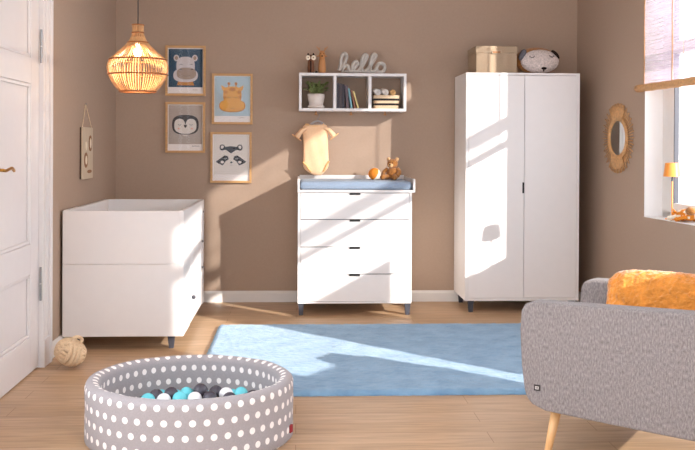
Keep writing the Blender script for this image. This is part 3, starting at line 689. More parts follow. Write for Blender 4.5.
# hanger and bodysuit
t = thing('clothes_hanger', 'grey wooden hanger hooked on the left peg under the shelf', 'hanger', (0.163, 7.86, 1.43))
bm = NB(); tube(bm, smoothpath([(-0.055, 0, 0.012), (-0.03, 0, 0.028), (0, 0, 0.038), (0.03, 0, 0.028), (0.055, 0, 0.012)], 4), 0.008, 8); tube(bm, [(-0.055, 0, 0.012), (0.055, 0, 0.012)], 0.005, 8)
link('shoulders', bm, M['hanger'], t, smooth=True)
bm = NB(); tube(bm, smoothpath([(0, 0, 0.038), (0.003, 0, 0.06), (0.014, 0, 0.075), (0.012, 0, 0.092), (-0.008, 0, 0.098), (-0.016, 0, 0.086)], 5), 0.0022, 6); link('hook', bm, M['steel'], t, smooth=True)
t = thing('baby_bodysuit', 'pale yellow short-sleeved baby bodysuit hanging below the shelf', 'baby clothes', (0.150, 7.86, 1.245), 0, rot=(0, -0.03, 0))
# rows: z, left x, right x, half depth
rows = [(0.196, -0.082, 0.076, .016), (0.185, -0.098, 0.096, .022), (0.15, -0.102, 0.104, .026), (0.12, -0.100, 0.103, .028), (0.06, -0.098, 0.100, .030), (0.0, -0.099, 0.100, .031), (-0.06, -0.102, 0.101, .032), (-0.10, -0.106, 0.103, .032),
        (-0.125, -0.104, 0.100, .031), (-0.145, -0.092, 0.090, .029), (-0.165, -0.070, 0.074, .025), (-0.182, -0.044, 0.056, .020), (-0.194, -0.020, 0.040, .012)]
bm = NB(); rg = []
rows = [(z if z > 0.1 else 0.1 + (z - 0.1) * 1.06, a, b, d) for z, a, b, d in rows]
for z, a, b, d in rows:
    n = 36; ring = []
    for k in range(n):
        an = 2 * PI * k / n; c, s = math.cos(an), math.sin(an)
        x = (a + b) / 2 + (b - a) / 2 * math.copysign(abs(c) ** 0.8, c); y = d * math.copysign(abs(s) ** 0.9, s)
        y += 0.004 * noise.noise((x * 30, z * 12, 2)) + 0.003 * math.sin(x * 70 + z * 15) * (1 if z < 0.1 else 0.3)
        ring.append(bm.verts.new((x, y, z)))
    rg.append(ring)
for A, B in zip(rg, rg[1:]):
    for k in range(36): bm.faces.new((A[k], A[(k + 1) % 36], B[(k + 1) % 36], B[k]))
bm.faces.new(rg[-1])
cap = bm.verts.new((0, 0, 0.178))
for k in range(36): bm.faces.new((rg[0][k], rg[0][(k + 1) % 36], cap))
for s in (-1, 1):
    P = smoothpath([(s * 0.070, 0, 0.165), (s * 0.105, -0.004, 0.150), (s * 0.135, -0.008, 0.118), (s * 0.150, -0.010, 0.095)], 4)
    tube(bm, P, [0.030] * 4 + [0.035] * 4 + [0.040] * (len(P) - 8), 16, flat=0.55)
link('body', bm, M['cloth_yellow'], t, smooth=True)
bm = NB(); tube(bm, [(x, y * 1.02, z + (0.004 if abs(x) > .05 else -0.004)) for (x, y, z) in [(0.074 * math.cos(2 * PI * k / 24) - .003, 0.019 * math.sin(2 * PI * k / 24), 0.196 - 0.010 * (1 if math.sin(2 * PI * k / 24) < -0.3 else 0)) for k in range(24)]], 0.005, 6, closed=True)
link('neckline', bm, M['cloth_trim'], t, smooth=True)
for s, pts in ((-1, [(-0.108, -0.10), (-0.094, -0.115), (-0.075, -0.135), (-0.058, -0.165), (-0.040, -0.184)]), (1, [(0.104, -0.10), (0.094, -0.115), (0.080, -0.135), (0.068, -0.165), (0.055, -0.182)])):
    bm = NB(); P = smoothpath([(x, -0.026, z) for x, z in pts], 4); tube(bm, P, 0.0065, 8); link('leg_cuff', bm, M['cloth_trim'], t, smooth=True)
    bm = NB(); P = [(s * (0.150 + 0.033 * math.cos(a)), -0.010 + 0.022 * math.sin(a), 0.095 + s * 0.0 + 0.024 * math.cos(a)) for a in [2 * PI * k / 20 for k in range(20)]]
    tube(bm, P, 0.004, 6, closed=True); link('sleeve_cuff', bm, M['cloth_trim'], t, smooth=True)
bm = NB()
for x in (-0.005, 0.015, 0.035): sphere(bm, (x, -0.022, -0.178), 0.004, 8)
link('snap_buttons', bm, M['cream'], t, smooth=True)

# ------------------------------------------------------------------ pictures
def picture(x0, x1, z0, z1, label, draw):
    t = thing('framed_picture', label, 'picture', ((x0 + x1) / 2, 7.98, (z0 + z1) / 2), 0, 'framed animal prints on the back wall')
    w2, h2 = (x1 - x0) / 2, (z1 - z0) / 2; fw = 0.018; d = 0.028
    bm = NB(); box(bm, -w2, w2, -d, -.001, h2 - fw, h2); box(bm, -w2, w2, -d, -.001, -h2, -h2 + fw); box(bm, -w2, -w2 + fw, -d, -.001, -h2 + fw, h2 - fw); box(bm, w2 - fw, w2, -d, -.001, -h2 + fw, h2 - fw)
    bevel(link('frame', bm, M['oak'], t), 0.002, 2)
    mats = []; bm = NB(); layer = [0]
    def idx(k):
        if M[k] not in mats: mats.append(M[k])
        return mats.index(M[k])
    def P(pts, k):
        layer[0] += 1; y = -0.012 - 0.0003 * layer[0]
        f = bm.faces.new([bm.verts.new((x, y, z)) for x, z in pts]); f.material_index = idx(k)
    box(bm, -w2 + fw, w2 - fw, -0.012, -0.004, -h2 + fw, h2 - fw, idx('paper'))
    draw(P, w2 - fw, h2 - fw)
    link('print', bm, mats, t, recalc=False)
    bm = NB(); box(bm, -w2 + fw, w2 - fw, -0.0215, -0.0200, -h2 + fw, h2 - fw); link('glass', bm, M['pglass'], t)
def rect(a, b, c, d): return [(a, c), (b, c), (b, d), (a, d)]
def arc(cx_, cz_, r, rz, a0, a1, wd, n=10):
    o_ = [(cx_ + r * math.cos(a0 + (a1 - a0) * k / n), cz_ + rz * math.sin(a0 + (a1 - a0) * k / n)) for k in range(n + 1)]
    i_ = [(cx_ + (r - wd) * math.cos(a0 + (a1 - a0) * k / n), cz_ + (rz - wd) * math.sin(a0 + (a1 - a0) * k / n)) for k in range(n, -1, -1)]
    return o_ + i_
def text_marks(P, x, z, n, k='ink', s=0.0035):
    for i in range(n):
        P(rect(x + i * s * 2.0, x + i * s * 2.0 + s * 1.4, z, z + s * (1.6 if i % 3 == 0 else 1.1)), k)
def hippo(P_, w2, h2):
    P = P_
    P(rect(-w2 + 0.006, w2 - 0.006, -h2 + 0.052, h2 - 0.008), 'petrol')
    P = lambda pts, k: P_([(x * 1.12, z * 1 + 0.008) for x, z in pts], k)
    for s in (-1, 1):
        P(ellips(s * 0.066, 0.095, 0.020, 0.026), 'hippo'); P(ellips(s * 0.066, 0.095, 0.011, 0.016), 'hippo_snout')
    P([(-0.062, -0.125), (0.062, -0.125), (0.05, -0.085), (-0.05, -0.085)], 'giraffe_dark')
    P(ellips(0, 0.03, 0.066, 0.076, 30, p=2.6), 'hippo'); P(ellips(0, -0.045, 0.088, 0.055, 30, p=2.6), 'hippo')
    P(ellips(0.006, -0.030, 0.070, 0.048, 30, p=2.5), 'hippo_snout')
    for s in (-1, 1):
        P(arc(s * 0.036 + .004, 0.038, 0.012, 0.009, 0.2, PI - 0.2, 0.0035), 'ink'); P(ellips(s * 0.040 + .006, 0.004, 0.008, 0.004, 12), 'ink')
    P(arc(0.006, -0.040, 0.030, 0.012, PI + .3, 2 * PI - .3, 0.0025), 'ink')
    text_marks(P_, 0.06, -h2 + 0.028, 6, 'taupe')
def penguin(P_, w2, h2):
    P = P_
    P(rect(-w2 + 0.006, w2 - 0.006, -h2 + 0.052, h2 - 0.008), 'taupe')
    P = lambda pts, k: P_([(x * 1.14, z * 1.1 + 0) for x, z in pts], k)
    P(ellips(0, 0.020, 0.094, 0.072, 32, p=2.8), 'ink')
    for s in (-1, 1): P(ellips(s * 0.040, 0.014, 0.038, 0.050, 28, p=2.4), 'linen')
    P(ellips(0, -0.012, 0.062, 0.035, 24, p=2.4), 'linen')
    P([(-0.012, 0.020), (0.012, 0.020), (0.007, 0.004), (0, -0.004), (-0.007, 0.004)], 'ink')
    for s in (-1, 1):
        P(arc(s * 0.040, 0.026, 0.012, 0.010, PI + .2, 2 * PI - .2, 0.003), 'ink'); P(ellips(s * 0.046, -0.008, 0.009, 0.006, 14), 'pink')
    P([(-0.022, -0.052), (0.022, -0.052), (0.006, -0.064), (0.0, -0.058), (-0.006, -0.064)], 'linen')
    text_marks(P_, 0.055, -h2 + 0.034, 8, 'ink', 0.0038)
def giraffe(P_, w2, h2):
    P = P_
    P(rect(-w2 + 0.002, w2 - 0.002, -h2 + 0.050, h2 - 0.004), 'skyblue')
    P = lambda pts, k: P_([(x * 1.2, z * 1.1 + -0.005) for x, z in pts], k)
    for s in (-1, 1):
        P(rect(s * 0.024 - .004, s * 0.024 + .004, 0.085, 0.118), 'giraffe_dark'); P(ellips(s * 0.024, 0.118, 0.010, 0.010), 'giraffe_dark')
        P([(s * 0.040, 0.085), (s * 0.075, 0.106), (s * 0.070, 0.075), (s * 0.050, 0.055)], 'giraffe')
    P(ellips(0, 0.035, 0.062, 0.062, 30, p=3), 'giraffe')
    for (a, b, c, d) in ((0, 0.075, .022, .014), (-0.045, 0.055, .014, .013), (0.045, 0.055, .014, .013), (-0.050, 0.018, .010, .014), (0.052, 0.018, .010, .014)): P(ellips(a, b, c, d, 14), 'giraffe_dark')
    P(ellips(0, -0.045, 0.088, 0.048, 32, p=2.4), 'giraffe_dark'); P(ellips(0, -0.042, 0.082, 0.044, 32, p=2.4), 'giraffe')
    for s in (-1, 1):
        P(arc(s * 0.022, 0.022, 0.012, 0.010, PI + .2, 2 * PI - .2, 0.0035), 'ink'); P(ellips(s * 0.018, -0.012, 0.006, 0.004, 12), 'giraffe_dark')
    P(arc(0, -0.060, 0.016, 0.006, PI, 2 * PI, 0.003), 'ink')
    text_marks(P_, 0.045, -h2 + 0.034, 9, 'taupe', 0.003)
def raccoon(P_, w2, h2):
    P = P_
    P(rect(-w2 + 0.008, w2 - 0.008, -h2 + 0.050, h2 - 0.008), 'linen')
    P = lambda pts, k: P_([(x * 1.26, z * 1.24 + -0.022) for x, z in pts], k)
    for s in (-1, 1):
        P(ellips(s * 0.056, 0.083, 0.018, 0.020), 'ink'); P(ellips(s * 0.056, 0.085, 0.010, 0.012), 'linen')
    P([(-0.060, 0.070), (-0.045, 0.086), (0, 0.092), (0.045, 0.086), (0.060, 0.070), (0.030, 0.066), (0.0, 0.044), (-0.030, 0.066)], 'ink')
    for s in (-1, 1):
        P([(s * 0.014, 0.006), (s * 0.020, 0.026), (s * 0.040, 0.032), (s * 0.060, 0.018), (s * 0.098, -0.010), (s * 0.080, -0.022), (s * 0.052, -0.034), (s * 0.034, -0.006)], 'ink')
        P(ellips(s * 0.056, -0.012, 0.011, 0.009, 14), 'linen'); P(arc(s * 0.036, 0.014, 0.010, 0.006, PI + .2, 2 * PI - .2, 0.0025), 'linen')
    P(ellips(0.002, -0.014, 0.008, 0.006, 16), 'ink'); P(arc(0.002, -0.030, 0.007, 0.004, PI + .2, 2 * PI - .2, 0.002), 'ink')
picture(-1.062, -0.740, 1.668, 2.072, 'oak-framed hippo print on dark petrol blue background', hippo)
picture(-1.060, -0.742, 1.208, 1.617, 'oak-framed penguin face print on taupe background', penguin)
picture(-0.688, -0.361, 1.440, 1.850, 'oak-framed yellow giraffe print on pale blue background', giraffe)
picture(-0.699, -0.367, 0.966, 1.377, 'oak-framed black and white raccoon face print', raccoon)

# ------------------------------------------------------------------ hanging board on the left wall
t = thing('hanging_board', 'small pale wooden board hanging by a string above the cot', 'wall decoration', (XL, 6.83, 1.035))
bm = NB(); box(bm, 0.012, 0.022, -0.165, 0.165, 0, 0.355); b_ = bevel(link('board', bm, M['board'], t), 0.003, 2)
bm = NB(); box(bm, 0.002, 0.012, -0.163, 0.163, 0.002, 0.353); link('backing', bm, M['board_edge'], b_)
for (y, z, ry, rz, dd, mm_) in ((0.075, 0.245, 0.05, 0.055, 0.0245, 'board_brown'), (-0.065, 0.130, 0.055, 0.052, 0.0245, 'board_brown'), (0.05, 0.05, 0.07, 0.012, 0.0235, 'board_brown'),
                        (0.075, 0.245, 0.025, 0.035, 0.026, 'cream'), (-0.065, 0.225, 0.03, 0.03, 0.026, 'cream'), (-0.065, 0.130, 0.03, 0.03, 0.026, 'cream')):
    bm = NB(); prism(bm, ellips(y, z, ry, rz, 24), 0.022, dd, plane='yz'); link('motif', bm, M[mm_], b_)
bm = NB(); tube(bm, [(0.016, -0.15, 0.35), (0.006, 0.0, 0.515), (0.016, 0.15, 0.35)], 0.0022, 6); link('string', bm, M['jute'], t)
bm = NB(); tube(bm, [(0.0, 0, 0.513), (0.014, 0, 0.516)], 0.003, 8); link('nail', bm, M['steel'], t)

# ------------------------------------------------------------------ pendant lamp
PX, PY = -0.902, 5.6
t = thing('pendant_lamp', 'lit rattan cage pendant lamp hanging from the ceiling on a black cord', 'lamp', (PX, PY, H))
def L(z): return z - H
prof = [(0.030, 1.949), (0.029, 1.925), (0.030, 1.900), (0.037, 1.880), (0.052, 1.850), (0.080, 1.820), (0.120, 1.785), (0.152, 1.755), (0.167, 1.725), (0.168, 1.700), (0.163, 1.672), (0.150, 1.640), (0.128, 1.605), (0.098, 1.572)]
sp = smoothpath([(r, 0, z) for r, z in prof], 3)
bm = NB(); NR = 66
for k in range(NR):
    a = 2 * PI * k / NR + random.uniform(-.012, .012)
    start = 0 if k % 3 == 0 else 9
    tube(bm, [(p.x * math.cos(a), p.x * math.sin(a), L(p.z)) for p in sp[start:]], 0.0030, 5)
link('rattan_shade', bm, M['rattan'], t, smooth=True)
for (r, z, q) in ((0.031, 1.949, .004), (0.031, 1.905, .004), (0.054, 1.850, .0045), (0.156, 1.752, .005), (0.164, 1.668, .005), (0.099, 1.572, .006)):
    bm = NB(); tube(bm, [((r + .002) * math.cos(2 * PI * k / 40), (r + .002) * math.sin(2 * PI * k / 40), L(z)) for k in range(40)], q, 8, closed=True); link('hoop', bm, M['rattan_dark'], t, smooth=True)
bm = NB(); tube(bm, [(0, 0, 0), (0, 0, L(1.95))], 0.0032, 8); link('cord', bm, M['cord'], t)
bm = NB(); lathe(bm, [(0, L(1.95)), (0.014, L(1.945)), (0.017, L(1.90)), (0.020, L(1.855)), (0, L(1.850))], 16); link('socket', bm, M['rattan_dark'], t, smooth=True)
bm = NB(); lathe(bm, [(0, 0), (0.05, 0), (0.05, -0.02), (0.01, -0.035), (0, -0.035)], 24); link('ceiling_rose', bm, M['cord'], t)
bm = NB(); sphere(bm, (0, 0, L(1.795)), 0.024, 16, sc=(1, 1, 1.25)); lathe(bm, [(0.012, L(1.852)), (0.013, L(1.82))], 12); link('bulb', bm, M['bulb'], t, smooth=True)
pl = bpy.data.lights.new('bulb_light', 'POINT'); pl.energy = 9; pl.color = (1, 0.8, 0.58); pl.shadow_soft_size = 0.012
po = bpy.data.objects.new('bulb_light', pl); COL.objects.link(po); po.parent = t; po.location = (0, 0, L(1.75))

# ------------------------------------------------------------------ mirror on the window wall (local: x outward, y = -s)
t = thing('wall_mirror', 'oval rattan sunburst mirror on the wall beside the window', 'mirror', W(0.895, -0.002, 1.338), TH)
rx, rz = 0.150, 0.128
bm = NB(); prism(bm, ellips(0, 0, rx, rz, 40), -0.012, -0.006, plane='yz'); link('mirror_glass', bm, M['mirror'], t)
bm = NB()
for k, rr in enumerate((1.04, 1.16)):
    tube(bm, [(-0.012, y, z) for y, z in ellips(0, 0, rx * rr, rz * rr, 48)], 0.009, 8, closed=True)
link('frame', bm, M['rattan'], t, smooth=True)
bm = NB()
angs = [2 * PI * k / 64 for k in range(64)] + [sg * PI / 2 + (k + 0.5) * 0.05 for sg in (1, -1) for k in range(-11, 11)]
for k, a in enumerate(angs):
    c, s = math.cos(a), math.sin(a)
    tp = (0.90 if k % 2 else 1.0) * (1.0 + 0.02 * math.sin(k * 3.3)); yy = -0.018 if k >= 64 else -0.010
    tube(bm, [(yy, rx * 1.02 * c, rz * 1.02 * s), (yy - 0.002, 0.29 * tp * c, 0.255 * tp * s)], [0.0045, 0.0042], 6)
link('rays', bm, M['rattan'], t, smooth=True)

# ------------------------------------------------------------------ woven blind
t = thing('window_blind', 'sheer woven roman blind with rolled bamboo bottom edge at the window', 'blind', W(1.40, -0.035, 0), TH)
LB = 2.35
bm = NB(); n = 60; top = 2.78
gv = []
for j in range(n + 1):
    z = 1.686 + (top - 1.686) * j / n
    gv.append([bm.verts.new((-0.004 + 0.003 * math.sin(z * 14), y, z)) for y in (0, -LB / 4, -LB / 2, -3 * LB / 4, -LB)])
for A, B in zip(gv, gv[1:]):
    for k in range(4): bm.faces.new((A[k], A[k + 1], B[k + 1], B[k]))
o = link('fabric', bm, M['blind'], t, smooth=True)
bm = NB()
bm.free()
for y in (-0.008, -0.43, -LB + 0.008):
    bm = NB(); box(bm, -0.007, -0.003, y - 0.006, y + 0.006, 1.686, top); link('edge_tape', bm, M['rattan'], t)
bm = NB(); P = [(-0.012, 0.085 - (LB + .17) * k / 40, 1.676) for k in range(41)]; tube(bm, P, [0.026 + 0.0018 * math.sin(k * 2.1) for k in range(41)], 12)
link('bottom_roll', bm, M['rattan'], t, smooth=True)
for y in (-0.60, -1.8):
    bm = NB(); tube(bm, [(-0.039, y, 1.676), (-0.012, y, 1.70), (-0.012, y, top)], 0.0012, 5); link('pull_cord', bm, M['jute'], t)
bm = NB(); box(bm, -0.02, 0.032, -LB, 0.0, top - 0.005, top + 0.03); link('head_rail', bm, M['rattan'], t)

# ------------------------------------------------------------------ sill lamp and plush toy
t = thing('table_lamp', 'small orange table lamp with tapered shade on the window sill', 'lamp', W(1.61, 0.07, 0.795), TH)
bm = NB(); lathe(bm, [(0, 0), (0.045, 0), (0.045, 0.006), (0.008, 0.012), (0, 0.012)], 28); link('base', bm, M['lamp_orange'], t, smooth=False)
bm = NB(); tube(bm, [(0, 0, 0.01), (0, 0, 0.30)], 0.0045, 10); link('pole', bm, M['lamp_orange'], t)
bm = NB(); lathe(bm, [(0.058, 0.283), (0.046, 0.373), (0, 0.375), (0.044, 0.371), (0.056, 0.283), (0.058, 0.283)], 32); link('lamp_shade', bm, M['lamp_orange'], t, smooth=False)
bm = NB(); lathe(bm, [(0, 0.252), (0.006, 0.252), (0.006, 0.285), (0, 0.285)], 12); link('switch', bm, M['legs'], t)
t = thing('plush_giraffe', 'orange and white patterned plush animal lying on the window sill', 'soft toy', W(1.80, 0.055, 0.795), TH + PI / 2, rot=(0, 0, TH - PI / 2))
# local x runs along the sill towards the camera
bm = NB(); P = smoothpath([(-0.07, 0, 0.03), (-0.03, 0, 0.038), (0.04, 0, 0.045), (0.10, 0, 0.040)], 4); tube(bm, P, [0.022, 0.026, .03, .034, .036, .038, .038, .038, .037, .035, .033, .030, .026][:len(P)], 12)
sphere(bm, (0.10, 0, 0.040), 0.03, 12)
for i, f in enumerate(bm.faces):
    c = f.calc_center_median(); f.material_index = 1 if noise.noise((c.x * 38, c.y * 38, c.z * 38)) > 0.12 else 0
link('body', bm, [M['orange_felt'], M['cream']], t, smooth=True)
bm = NB(); sphere(bm, (-0.105, 0.0, 0.036), 1, 16, sc=(0.036, 0.024, 0.024)); h_ = link('head', bm, M['orange_felt'], t, smooth=True)
bm = NB(); sphere(bm, (-0.140, 0.0, 0.030), 1, 12, sc=(0.016, 0.017, 0.015)); link('muzzle', bm, M['cream'], h_, smooth=True)
for s in (-1, 1):
    bm = NB(); tube(bm, [(-0.085, s * 0.015, 0.055), (-0.065, s * 0.034, 0.072)], [0.007, 0.004], 8); link('ear', bm, M['orange_felt'], h_, smooth=True)
    for x in (-0.02, 0.09):
        bm = NB(); tube(bm, smoothpath([(x, s * 0.02, 0.036), (x - 0.02, s * 0.052, 0.024), (x - 0.05, s * 0.060 + .002, 0.016)], 4), 0.013, 10); sphere(bm, (x - 0.052, s * 0.061, 0.0165), 0.0155, 10)
        link('leg', bm, M['cream'] if x < 0 else M['orange_felt'], t, smooth=True)
bm = NB(); sphere(bm, (0.125, -0.01, 0.075), 1, 14, sc=(0.045, 0.03, 0.028)); link('blanket_scrap', bm, M['brown_plush'], t, smooth=True)

# ------------------------------------------------------------------ knotted rope ball
t = thing('rope_ball', 'knotted natural rope ball door stop on the floor by the door', 'door stop', (-1.281, 5.635, 0.092), 0.4, rot=(0.5, 0.35, 0.6))
bm = NB(); R = 0.073; rr = 0.0112
for ax in range(3):
    for k in (-1.5, -0.5, 0.5, 1.5):
        o_ = k * 0.0225; cr = math.sqrt(R * R - o_ * o_)
        P = []
        for j in range(48):
            a = 2 * PI * j / 48
            rad = cr * (1 + 0.13 * math.cos(2 * a + (0 if ax != 1 else PI)))
            v = [0, 0, 0]; v[ax] = o_; v[(ax + 1) % 3] = rad * math.cos(a); v[(ax + 2) % 3] = rad * math.sin(a); P.append(v)
        tube(bm, P, rr, 8, closed=True)
link('knot', bm, M['jute'], t, smooth=True)
bm = NB(); tube(bm, smoothpath([(0.024, 0.0, 0.072), (0.026, 0.005, 0.094), (0.0, 0.008, 0.102), (-0.024, 0.005, 0.092), (-0.024, 0, 0.070)], 6), 0.0098, 8); link('loop', bm, M['jute'], t, smooth=True)

# ------------------------------------------------------------------ ball pit
BX, BY, BR, BH = -0.4616, 4.32, 0.45, 0.262
t = thing('ball_pit', 'round grey foam ball pit covered in white polka dots', 'ball pit', (BX, BY, 0))
bm = NB(); uvl = bm.loops.layers.uv.new('UVMap')
IR = 0.385; prof = [(BR - 0.012, 0.0), (BR, 0.012)] + [(BR, 0.012 + (BH - 0.042) * k / 6) for k in range(1, 7)]
for k in range(1, 8):
    a = PI / 2 * k / 8; prof.append((BR - 0.03 + 0.03 * math.cos(a), BH - 0.03 + 0.03 * math.sin(a)))
prof.append((BR - 0.0325, BH + 0.001))
for k in range(1, 8):
    a = PI / 2 + PI / 2 * k / 8; prof.append((IR + 0.03 + 0.03 * math.cos(a), BH - 0.03 + 0.03 * math.sin(a)))
prof += [(IR, BH - 0.03 - (BH - 0.09) * k / 4) for k in range(0, 5)]
SEG = 144; rings = []; vlen = [0]
for i, (r, z) in enumerate(prof):
    if i: vlen.append(vlen[-1] + math.hypot(r - prof[i - 1][0], z - prof[i - 1][1]))
    ring = []
    for k in range(SEG):
        a = 2 * PI * k / SEG
        inner = r < BR - 0.033
        wr_ = 0.004 * noise.noise((3 * math.cos(a), 3 * math.sin(a), z * 4)) + 0.0015 * noise.noise((14 * math.cos(a), 14 * math.sin(a), z * 6))
        if inner and z < BH - 0.01:       # a cloth fold on the far inner side
            for fa, amp in ((1.44, 0.014), (1.30, 0.008), (2.6, .004), (4.6, .004)):
                wr_ -= amp * math.exp(-((a - fa - 0.35 * (z - 0.1)) / 0.035) ** 2)
        ring.append(bm.verts.new(((r + wr_) * math.cos(a), (r + wr_) * math.sin(a), z + (0.003 * noise.noise((4 * math.cos(a), 4 * math.sin(a), 7)) if z > BH - .03 else 0))))
    rings.append(ring)
NU = 50
for i in range(len(rings) - 1):
    for k in range(SEG):
        f = bm.faces.new((rings[i][k], rings[i][(k + 1) % SEG], rings[i + 1][(k + 1) % SEG], rings[i + 1][k]))
        us = [k, k + 1, k + 1, k]; vv = [vlen[i], vlen[i], vlen[i + 1], vlen[i + 1]]
        for lp, u, v in zip(f.loops, us, vv): lp[uvl].uv = (u / SEG * NU, v / 0.12)
link('foam_wall', bm, M['pitfab'], t, smooth=True)
bm = NB(); lathe(bm, [(0, 0.001), (BR - 0.02, 0.001)], 64); lathe(bm, [(0, 0.055), (IR + 0.004, 0.063)], 64); uvl = bm.loops.layers.uv.new('UVMap')
for f in bm.faces:
    for lp in f.loops: lp[uvl].uv = (lp.vert.co.x / 0.0565, lp.vert.co.y / 0.12)
link('floor_cushion', bm, M['pitfab'], t)
bm = NB(); box(bm, 0, 0.012, -0.013, 0.013, -0.016, 0.016); tg = link('sewn_label', bm, M['red_tag'], t, loc=(BR * math.cos(-0.24) - .004, BR * math.sin(-0.24), 0.055), rot=(0, 0, -0.24 - .2)); tg['label'] = 'dark red sewn label'
# balls
br = 0.0325
bdefs = {}
for key, nm, lab in (('ball_dark', 'plastic_ball', 'dark grey plastic ball lying in the dotted ball pit'), ('ball_turq', 'plastic_ball', 'turquoise plastic ball lying in the dotted ball pit'), ('ball_white', 'plastic_ball', 'white plastic ball lying in the dotted ball pit')):
    bm = NB(); sphere(bm, (0, 0, 0), br, 20)
    me = bpy.data.meshes.new('ball'); bm.to_mesh(me); bm.free(); me.materials.append(M[key])
    for p in me.polygons: p.use_smooth = True
    bdefs[key] = (me, lab)
GR = {'ball_dark': 'dark grey balls in the pit', 'ball_turq': 'turquoise balls in the pit', 'ball_white': 'white balls in the pit'}
placed = []
def put_ball(x, y, z, key):
    me, lab = bdefs[key]
    o = bpy.data.objects.new('plastic_ball', me); COL.objects.link(o); o.location = (x, y, z); placed.append((x, y, z))
    tag(o, lab, 'ball', GR[key])
topb = [(-0.644, 4.300, 't'), (-0.616, 4.362, 'd'), (-0.552, 4.372, 'd'), (-0.575, 4.300, 'w'), (-0.487, 4.392, 't'), (-0.508, 4.315, 't'), (-0.442, 4.312, 'w'), (-0.424, 4.388, 'd'), (-0.376, 4.322, 'd'), (-0.360, 4.440, 'd'), (-0.310, 4.378, 'w'), (-0.245, 4.390, 't'), (-0.290, 4.312, 'd'), (-0.190, 4.345, 'd')]
KK = {'d': 'ball_dark', 't': 'ball_turq', 'w': 'ball_white'}
z1_ = 0.064 + br
# lower layer: hexagonal packing on the floor cushion
low = []
dxh = 2 * br * 1.015
for j in range(-7, 8):
    for i in range(-7, 8):
        x = (i + (0.5 if j % 2 else 0)) * dxh; y = j * dxh * 0.866
        if math.hypot(x, y) < IR - br - 0.012: low.append((BX + x, BY + y, z1_))
for p in low: put_ball(*p, random.choice(['ball_dark', 'ball_turq', 'ball_white']))
def rest_z(x, y):
    z = z1_
    for (a, b, c) in placed:
        d2 = (x - a) ** 2 + (y - b) ** 2
        if d2 < (2 * br) ** 2: z = max(z, c + math.sqrt((2 * br) ** 2 - d2) * 1.0)
    return z
names = {'d': ['leftmost', 'second from left', 'third from left', 'fourth from left', 'fifth from left', 'sixth from left', 'rightmost'], 't': ['leftmost', 'second from left', 'third from left', 'rightmost'], 'w': ['leftmost', 'middle', 'rightmost']}
word = {'d': 'dark grey', 't': 'turquoise', 'w': 'white'}
for x, y, c in sorted(topb):
    put_ball(x, y, rest_z(x, y) + 0.0005, KK[c])
    o = COL.objects[-1]; o['label'] = '%s %s ball on top of the heap in the dotted pit' % (names[c].pop(0), word[c])

# ------------------------------------------------------------------ armchair
AK = -math.radians(34); AO = (0.901, 3.90)
t = thing('armchair', 'light grey upholstered armchair with tapered beech legs', 'armchair', (AO[0], AO[1], 0), AK)
# local: x = front to back, y = near arm to far arm
AW = 0.88
def zz_(z): return 0.1081 + 0.915 * z
outline = [(0.055, 0.650), (0.018, 0.640), (0.002, 0.612), (-0.003, 0.533), (0.004, 0.393), (0.017, 0.294), (0.028, 0.262), (0.050, 0.240), (0.105, 0.220), (0.327, 0.206), (0.516, 0.196), (0.80, 0.183), (0.84, 0.22), (0.86, 0.40), (0.86, 0.648), (0.84, 0.662), (0.5, 0.656), (0.3, 0.653)]
def arm(y0, y1):
    bm = NB(); prism(bm, outline, y0, y1, plane='xz')
    o = link('armrest', bm, M['chair'], t); bevel(o, 0.026, 5, 0.45)
    for p in o.data.polygons: p.use_smooth = True
    return o
a1_ = arm(0.0, 0.105); arm(AW - 0.105, AW)
bm = NB(); prism(bm, [(0.66, 0.19), (0.84, 0.185), (0.90, 0.55), (0.93, 0.84), (0.80, 0.86), (0.72, 0.55)], 0.08, AW - 0.08, plane='xz')
o = link('backrest', bm, M['chair'], t); bevel(o, 0.035, 5, 0.4)
for p in o.data.polygons: p.use_smooth = True
bm = NB(); box(bm, 0.02, 0.70, 0.10, AW - 0.10, 0.20, 0.33); o = bevel(link('seat_base', bm, M['chair'], t), 0.02, 3)
bm = NB(); box(bm, 0.0, 0.70, 0.108, AW - 0.108, 0.33, 0.45); o = bevel(link('seat_cushion', bm, M['chair'], t), 0.035, 5)
for p in o.data.polygons: p.use_smooth = True
for (u, v, du, dv) in ((0.125, 0.085, -0.035, -0.03), (0.125, AW - 0.085, -0.035, 0.03), (0.70, 0.085, 0.045, -0.03), (0.70, AW - 0.085, 0.045, 0.03)):
    bm = NB(); tube(bm, [(u + du, v + dv, 0), (u, v, 0.215)], [0.012, 0.022], 16); link('leg', bm, M['beech'], t, smooth=True)
bm = NB(); box(bm, 0.060, 0.086, -0.003, 0.002, 0.298, 0.322); lt = link('sewn_label', bm, M['tag_dark'], t); lt['label'] = 'small charcoal label with pale square logo'
bm = NB()
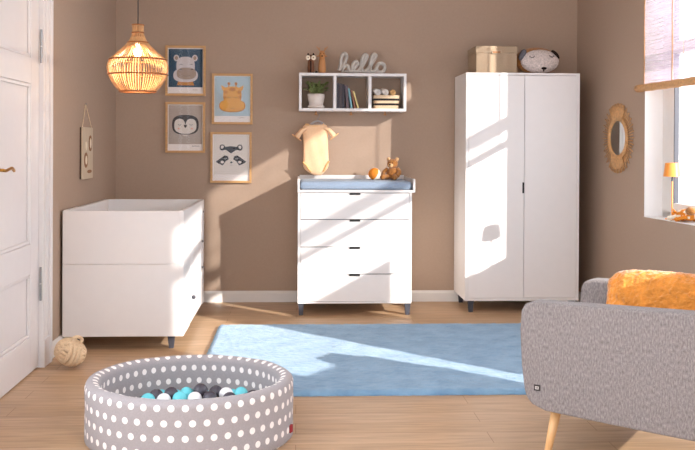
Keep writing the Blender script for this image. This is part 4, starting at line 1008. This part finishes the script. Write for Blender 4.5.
for (a, b, c, d) in ((0.066, 0.080, 0.3045, 0.3065), (0.066, 0.080, 0.3135, 0.3155), (0.066, 0.068, 0.3065, 0.3135), (0.078, 0.080, 0.3065, 0.3135), (0.0705, 0.0755, 0.309, 0.311)): box(bm, a, b, -0.0042, -0.003, c, d)
link('logo', bm, M['tag_white'], lt)

# fur cushion leaning against the far arm
t = thing('fur_cushion', 'fluffy orange faux-fur cushion leaning inside the grey armchair', 'cushion', (0, 0, 0), AK)
def chair_pt(u, v, z):
    c, s = math.cos(AK), math.sin(AK); return Vector((AO[0] + u * c - v * s, AO[1] + u * s + v * c, z))
t.location = chair_pt(0.398, 0.63, 0.464); t.rotation_euler = (-0.32, 0, AK)
bm = NB(); nn = 90; mm = 60; hw, hh = 0.243, 0.27; front = {}; back = {}
def sq(u): return math.copysign(abs(u) ** 0.9, u)
for i in range(nn + 1):
    for j in range(mm + 1):
        u = -1 + 2 * i / nn; v = -1 + 2 * j / mm
        th_ = 0.075 * (max(0, 1 - u ** 4) ** 0.5) * (max(0, 1 - v ** 4) ** 0.5)
        # corners slightly pulled in along edges
        x = u * hw * (1 - 0.13 * abs(v) ** 5); z = hh / 2 + v * hh / 2 * (1 - 0.16 * abs(u) ** 5)
        edge_ = (abs(u) > 0.999 or abs(v) > 0.999)
        wob = 0.007 * noise.noise((x * 22, z * 22, 1)) + 0.006 * noise.noise((x * 60, z * 60, 4)) + 0.004 * noise.noise((x * 150, z * 150, 4))
        x += 0.012 * noise.noise((z * 18, u * 3, 3)) * abs(u) ** 6 + .004 * noise.noise((z * 90, u * 9, 3)) * abs(u) ** 6; z += 0.009 * noise.noise((x * 16, v * 3, 6)) * abs(v) ** 6 + .004 * noise.noise((x * 80, v * 9, 3)) * abs(v) ** 6
        front[i, j] = bm.verts.new((x, -th_ - wob * (0 if edge_ else 1), z))
        back[i, j] = front[i, j] if edge_ else bm.verts.new((x, th_ * 0.8 + wob, z))
for i in range(nn):
    for j in range(mm):
        bm.faces.new((front[i, j], front[i + 1, j], front[i + 1, j + 1], front[i, j + 1]))
        bm.faces.new((back[i, j], back[i, j + 1], back[i + 1, j + 1], back[i + 1, j]))
link('cover', bm, M['fur'], t, smooth=True)
